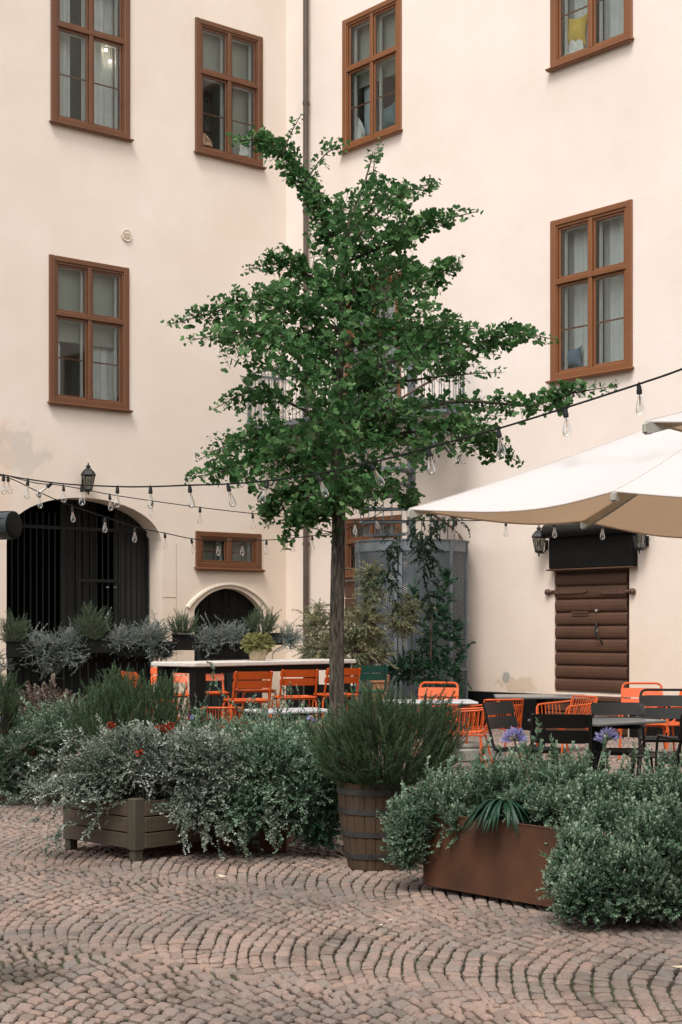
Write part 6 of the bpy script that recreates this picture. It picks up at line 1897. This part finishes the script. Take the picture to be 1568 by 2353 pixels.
# ------------------------------------------------------------------ cushions and cloths behind the window panes
def cushion(label, which, x, y, w_, h_, m_, name='cushion', spike=0.25, rot=0, cat='cushion'):
    W = WL if which == 'L' else WR; u = uL if which == 'L' else uR
    s, z = W(x, y, -0.24); n_ = Vector((u.y, -u.x, 0)); o = CORNER + n_*(-0.24) + u*s
    b = MB(); N = 10; vs = []
    for side in (1, -1):
        for i in range(N+1):
            for j_ in range(N+1):
                a_, c_ = -1+2*i/N, -1+2*j_/N
                k = 1 - 0.12*(1-a_*a_)*abs(c_)**2 - 0.0
                k2 = 1 - 0.16*(1-c_*c_)
                puff = ((1-a_*a_)*(1-c_*c_))**0.5*0.09
                vs.append((a_*w_/2*k2*(1+spike*0.2*abs(c_)), side*puff, c_*h_/2*k*(1+spike*abs(a_)**3*0.5)))
    for sd in range(2):
        o_ = sd*(N+1)**2
        b.add([] if 0 else [], [])
    M1 = (N+1)**2; fs = []
    for i in range(N):
        for j_ in range(N):
            q = (i*(N+1)+j_, (i+1)*(N+1)+j_, (i+1)*(N+1)+j_+1, i*(N+1)+j_+1)
            fs.append(tuple(reversed(q))); fs.append(tuple(M1+t_ for t_ in q))
    b.add(vs, fs); Mx = Matrix.Rotation(R(rot), 4, 'Y'); b.v = [tuple(Mx @ Vector(v)) for v in b.v]
    ob_ = b.build(name, m_, loc=(o.x, o.y, z), rotz=(ROT_L if which == 'L' else ROT_R), smooth=True)
    tag(ob_, label, cat)
def cloth_heap(label, which, x, y, w_, h_, m_, seed):
    W = WL if which == 'L' else WR; u = uL if which == 'L' else uR; r_ = np.random.default_rng(seed)
    s, z = W(x, y, -0.22); n_ = Vector((u.y, -u.x, 0)); o = CORNER + n_*(-0.22) + u*s
    b = MB(); NA, NZ = 26, 10; vs = []
    for i in range(NZ+1):
        t_ = i/NZ
        for k in range(NA):
            a = 2*math.pi*k/NA; fold = 1 + 0.20*math.sin(a*5+seed+t_*3) + 0.12*math.sin(a*9+t_*7)
            rr = (1-t_)**0.62*fold; vs.append((w_/2*rr*math.cos(a)+0.03*math.sin(t_*5), 0.07*rr*math.sin(a), h_*t_))
    b.add(vs, [(i*NA+k, i*NA+(k+1)%NA, (i+1)*NA+(k+1)%NA, (i+1)*NA+k) for i in range(NZ) for k in range(NA)])
    tag(b.build('cloth', m_, loc=(o.x, o.y, z), rotz=(ROT_L if which == 'L' else ROT_R), smooth=True), label, 'cloth')
cushion('mustard-yellow pointed cushion in the top right window', 'R', 1326, 72, 0.42, 0.46, simple('mustard_cloth', (0.72, 0.50, 0.10), 0.9), spike=0.5, rot=6)
cloth_heap('crumpled white cloth under the yellow cushion in the top right window', 'R', 1320, 126, 0.42, 0.42, M['white'], 3)
cloth_heap('white draped cloth on the sill of the window right of the drainpipe', 'R', 823, 326, 0.34, 0.5, M['white'], 5)
cushion('dark teal cushion in the window right of the drainpipe', 'R', 896, 268, 0.38, 0.42, simple('teal_cloth', (0.10, 0.18, 0.20), 0.9), rot=-8)
cushion('blue-grey cushion in the lower left pane of the large right window', 'R', 1318, 822, 0.36, 0.30, simple('slate_blue_cloth', (0.13, 0.20, 0.27), 0.9), spike=0.4)
cloth_heap('orange and white cloth on the sill of the window left of the drainpipe', 'L', 472, 335, 0.26, 0.24, simple('peach_cloth', (0.70, 0.42, 0.27), 0.9, var=0.5, scale=14), 8)
cloth_heap('white cloth in the lower right pane of the window left of the drainpipe', 'L', 561, 360, 0.30, 0.26, M['white'], 9)
# lamp glowing inside the top left window
s, z = WL(247, 118, -0.22); o = CORNER + Vector((uL.y, -uL.x, 0))*(-0.22) + uL*s
pn_ = thing('ceiling_pendant', 'two small lit bulbs hanging inside the top left window', 'lamp', (o.x, o.y, z), ROT_L)
for (dx, dz, r_) in ((-0.03, 0.02, 0.028), (0.06, -0.16, 0.026)):
    b = MB(); b.lathe([(0.0,-r_),(r_*0.7,-r_*0.7),(r_,0),(r_*0.7,r_*0.7),(0.0,r_)], 12, (dx, 0, dz)); b.build('bulb', lit_mat('warm_lit_bulb', (1.0, 0.86, 0.66), 7), pn_, smooth=True)
b = MB(); b.tube([(-0.03,0,0.05),(-0.03,0,0.4)], 0.003, 5); b.tube([(0.06,0,-0.13),(0.06,0,0.4)], 0.003, 5); b.build('flex', M['cable'], pn_)

# ------------------------------------------------------------------ litter on the cobbles
for (x, y, c_, lab, L_) in ((511, 2021, (0.62, 0.52, 0.36), 'pale dry leaf on the cobbles in front of the crate', 0.09), (1560, 2232, (0.50, 0.42, 0.30), 'pale dry leaf on the cobbles at the right edge', 0.08),
                         (876, 2134, (0.70, 0.66, 0.60), 'small white petal on the cobbles in front of the barrel', 0.022), (898, 2123, (0.60, 0.58, 0.54), 'second white petal on the cobbles, just right of the first', 0.025)):
    Y = F*CAMH/(y-HY); p = P(x, 1450, Y); b = MB(); n_ = 6; vs = []
    for k in range(n_+1):
        t_ = k/n_; w_ = L_*0.22*math.sin(math.pi*min(0.98, max(0.03, t_))); zz = 0.012+0.25*L_*(t_-0.5)**2
        vs += [(L_*(t_-0.5), -w_, zz+0.004), (L_*(t_-0.5), 0, zz), (L_*(t_-0.5), w_, zz+0.006)]
    b.add(vs, [(3*k+q, 3*k+3+q, 3*k+4+q, 3*k+1+q) for k in range(n_) for q in range(2)])
    tag(b.build('fallen_leaf' if L_ > 0.05 else 'petal', simple('dry_leaf_'+str(x), c_, 0.8), loc=(p.x, Y, 0.004), rotz=R(-50 if x == 511 else 10)), lab, 'leaf' if L_ > 0.05 else 'petal')
V_, T_ = [], []
n = 420; px_ = rng.uniform(-2.6, 2.6, n); py_ = rng.uniform(5.8, 12.5, n)
lv, lt = place('rhomb', np.stack([px_, py_, rng.uniform(0.006, 0.012, n)], 1), np.stack([rng.normal(size=n), rng.normal(size=n), rng.normal(0, 0.12, n)], 1), rng.uniform(-0.3, 0.3, n), rng.uniform(0.008, 0.024, n), rng.uniform(0.004, 0.010, n))
o = link('leaf_litter', new_mesh('leaf_litter', lv, [lt]), foliage_mat('litter', [(0.03, 0.022, 0.014), (0.10, 0.07, 0.04), (0.22, 0.17, 0.11)], 0.9, 0.0))
tag(o, 'scattered crumbs of dead leaf over the cobbles', 'leaf litter', kind='stuff')
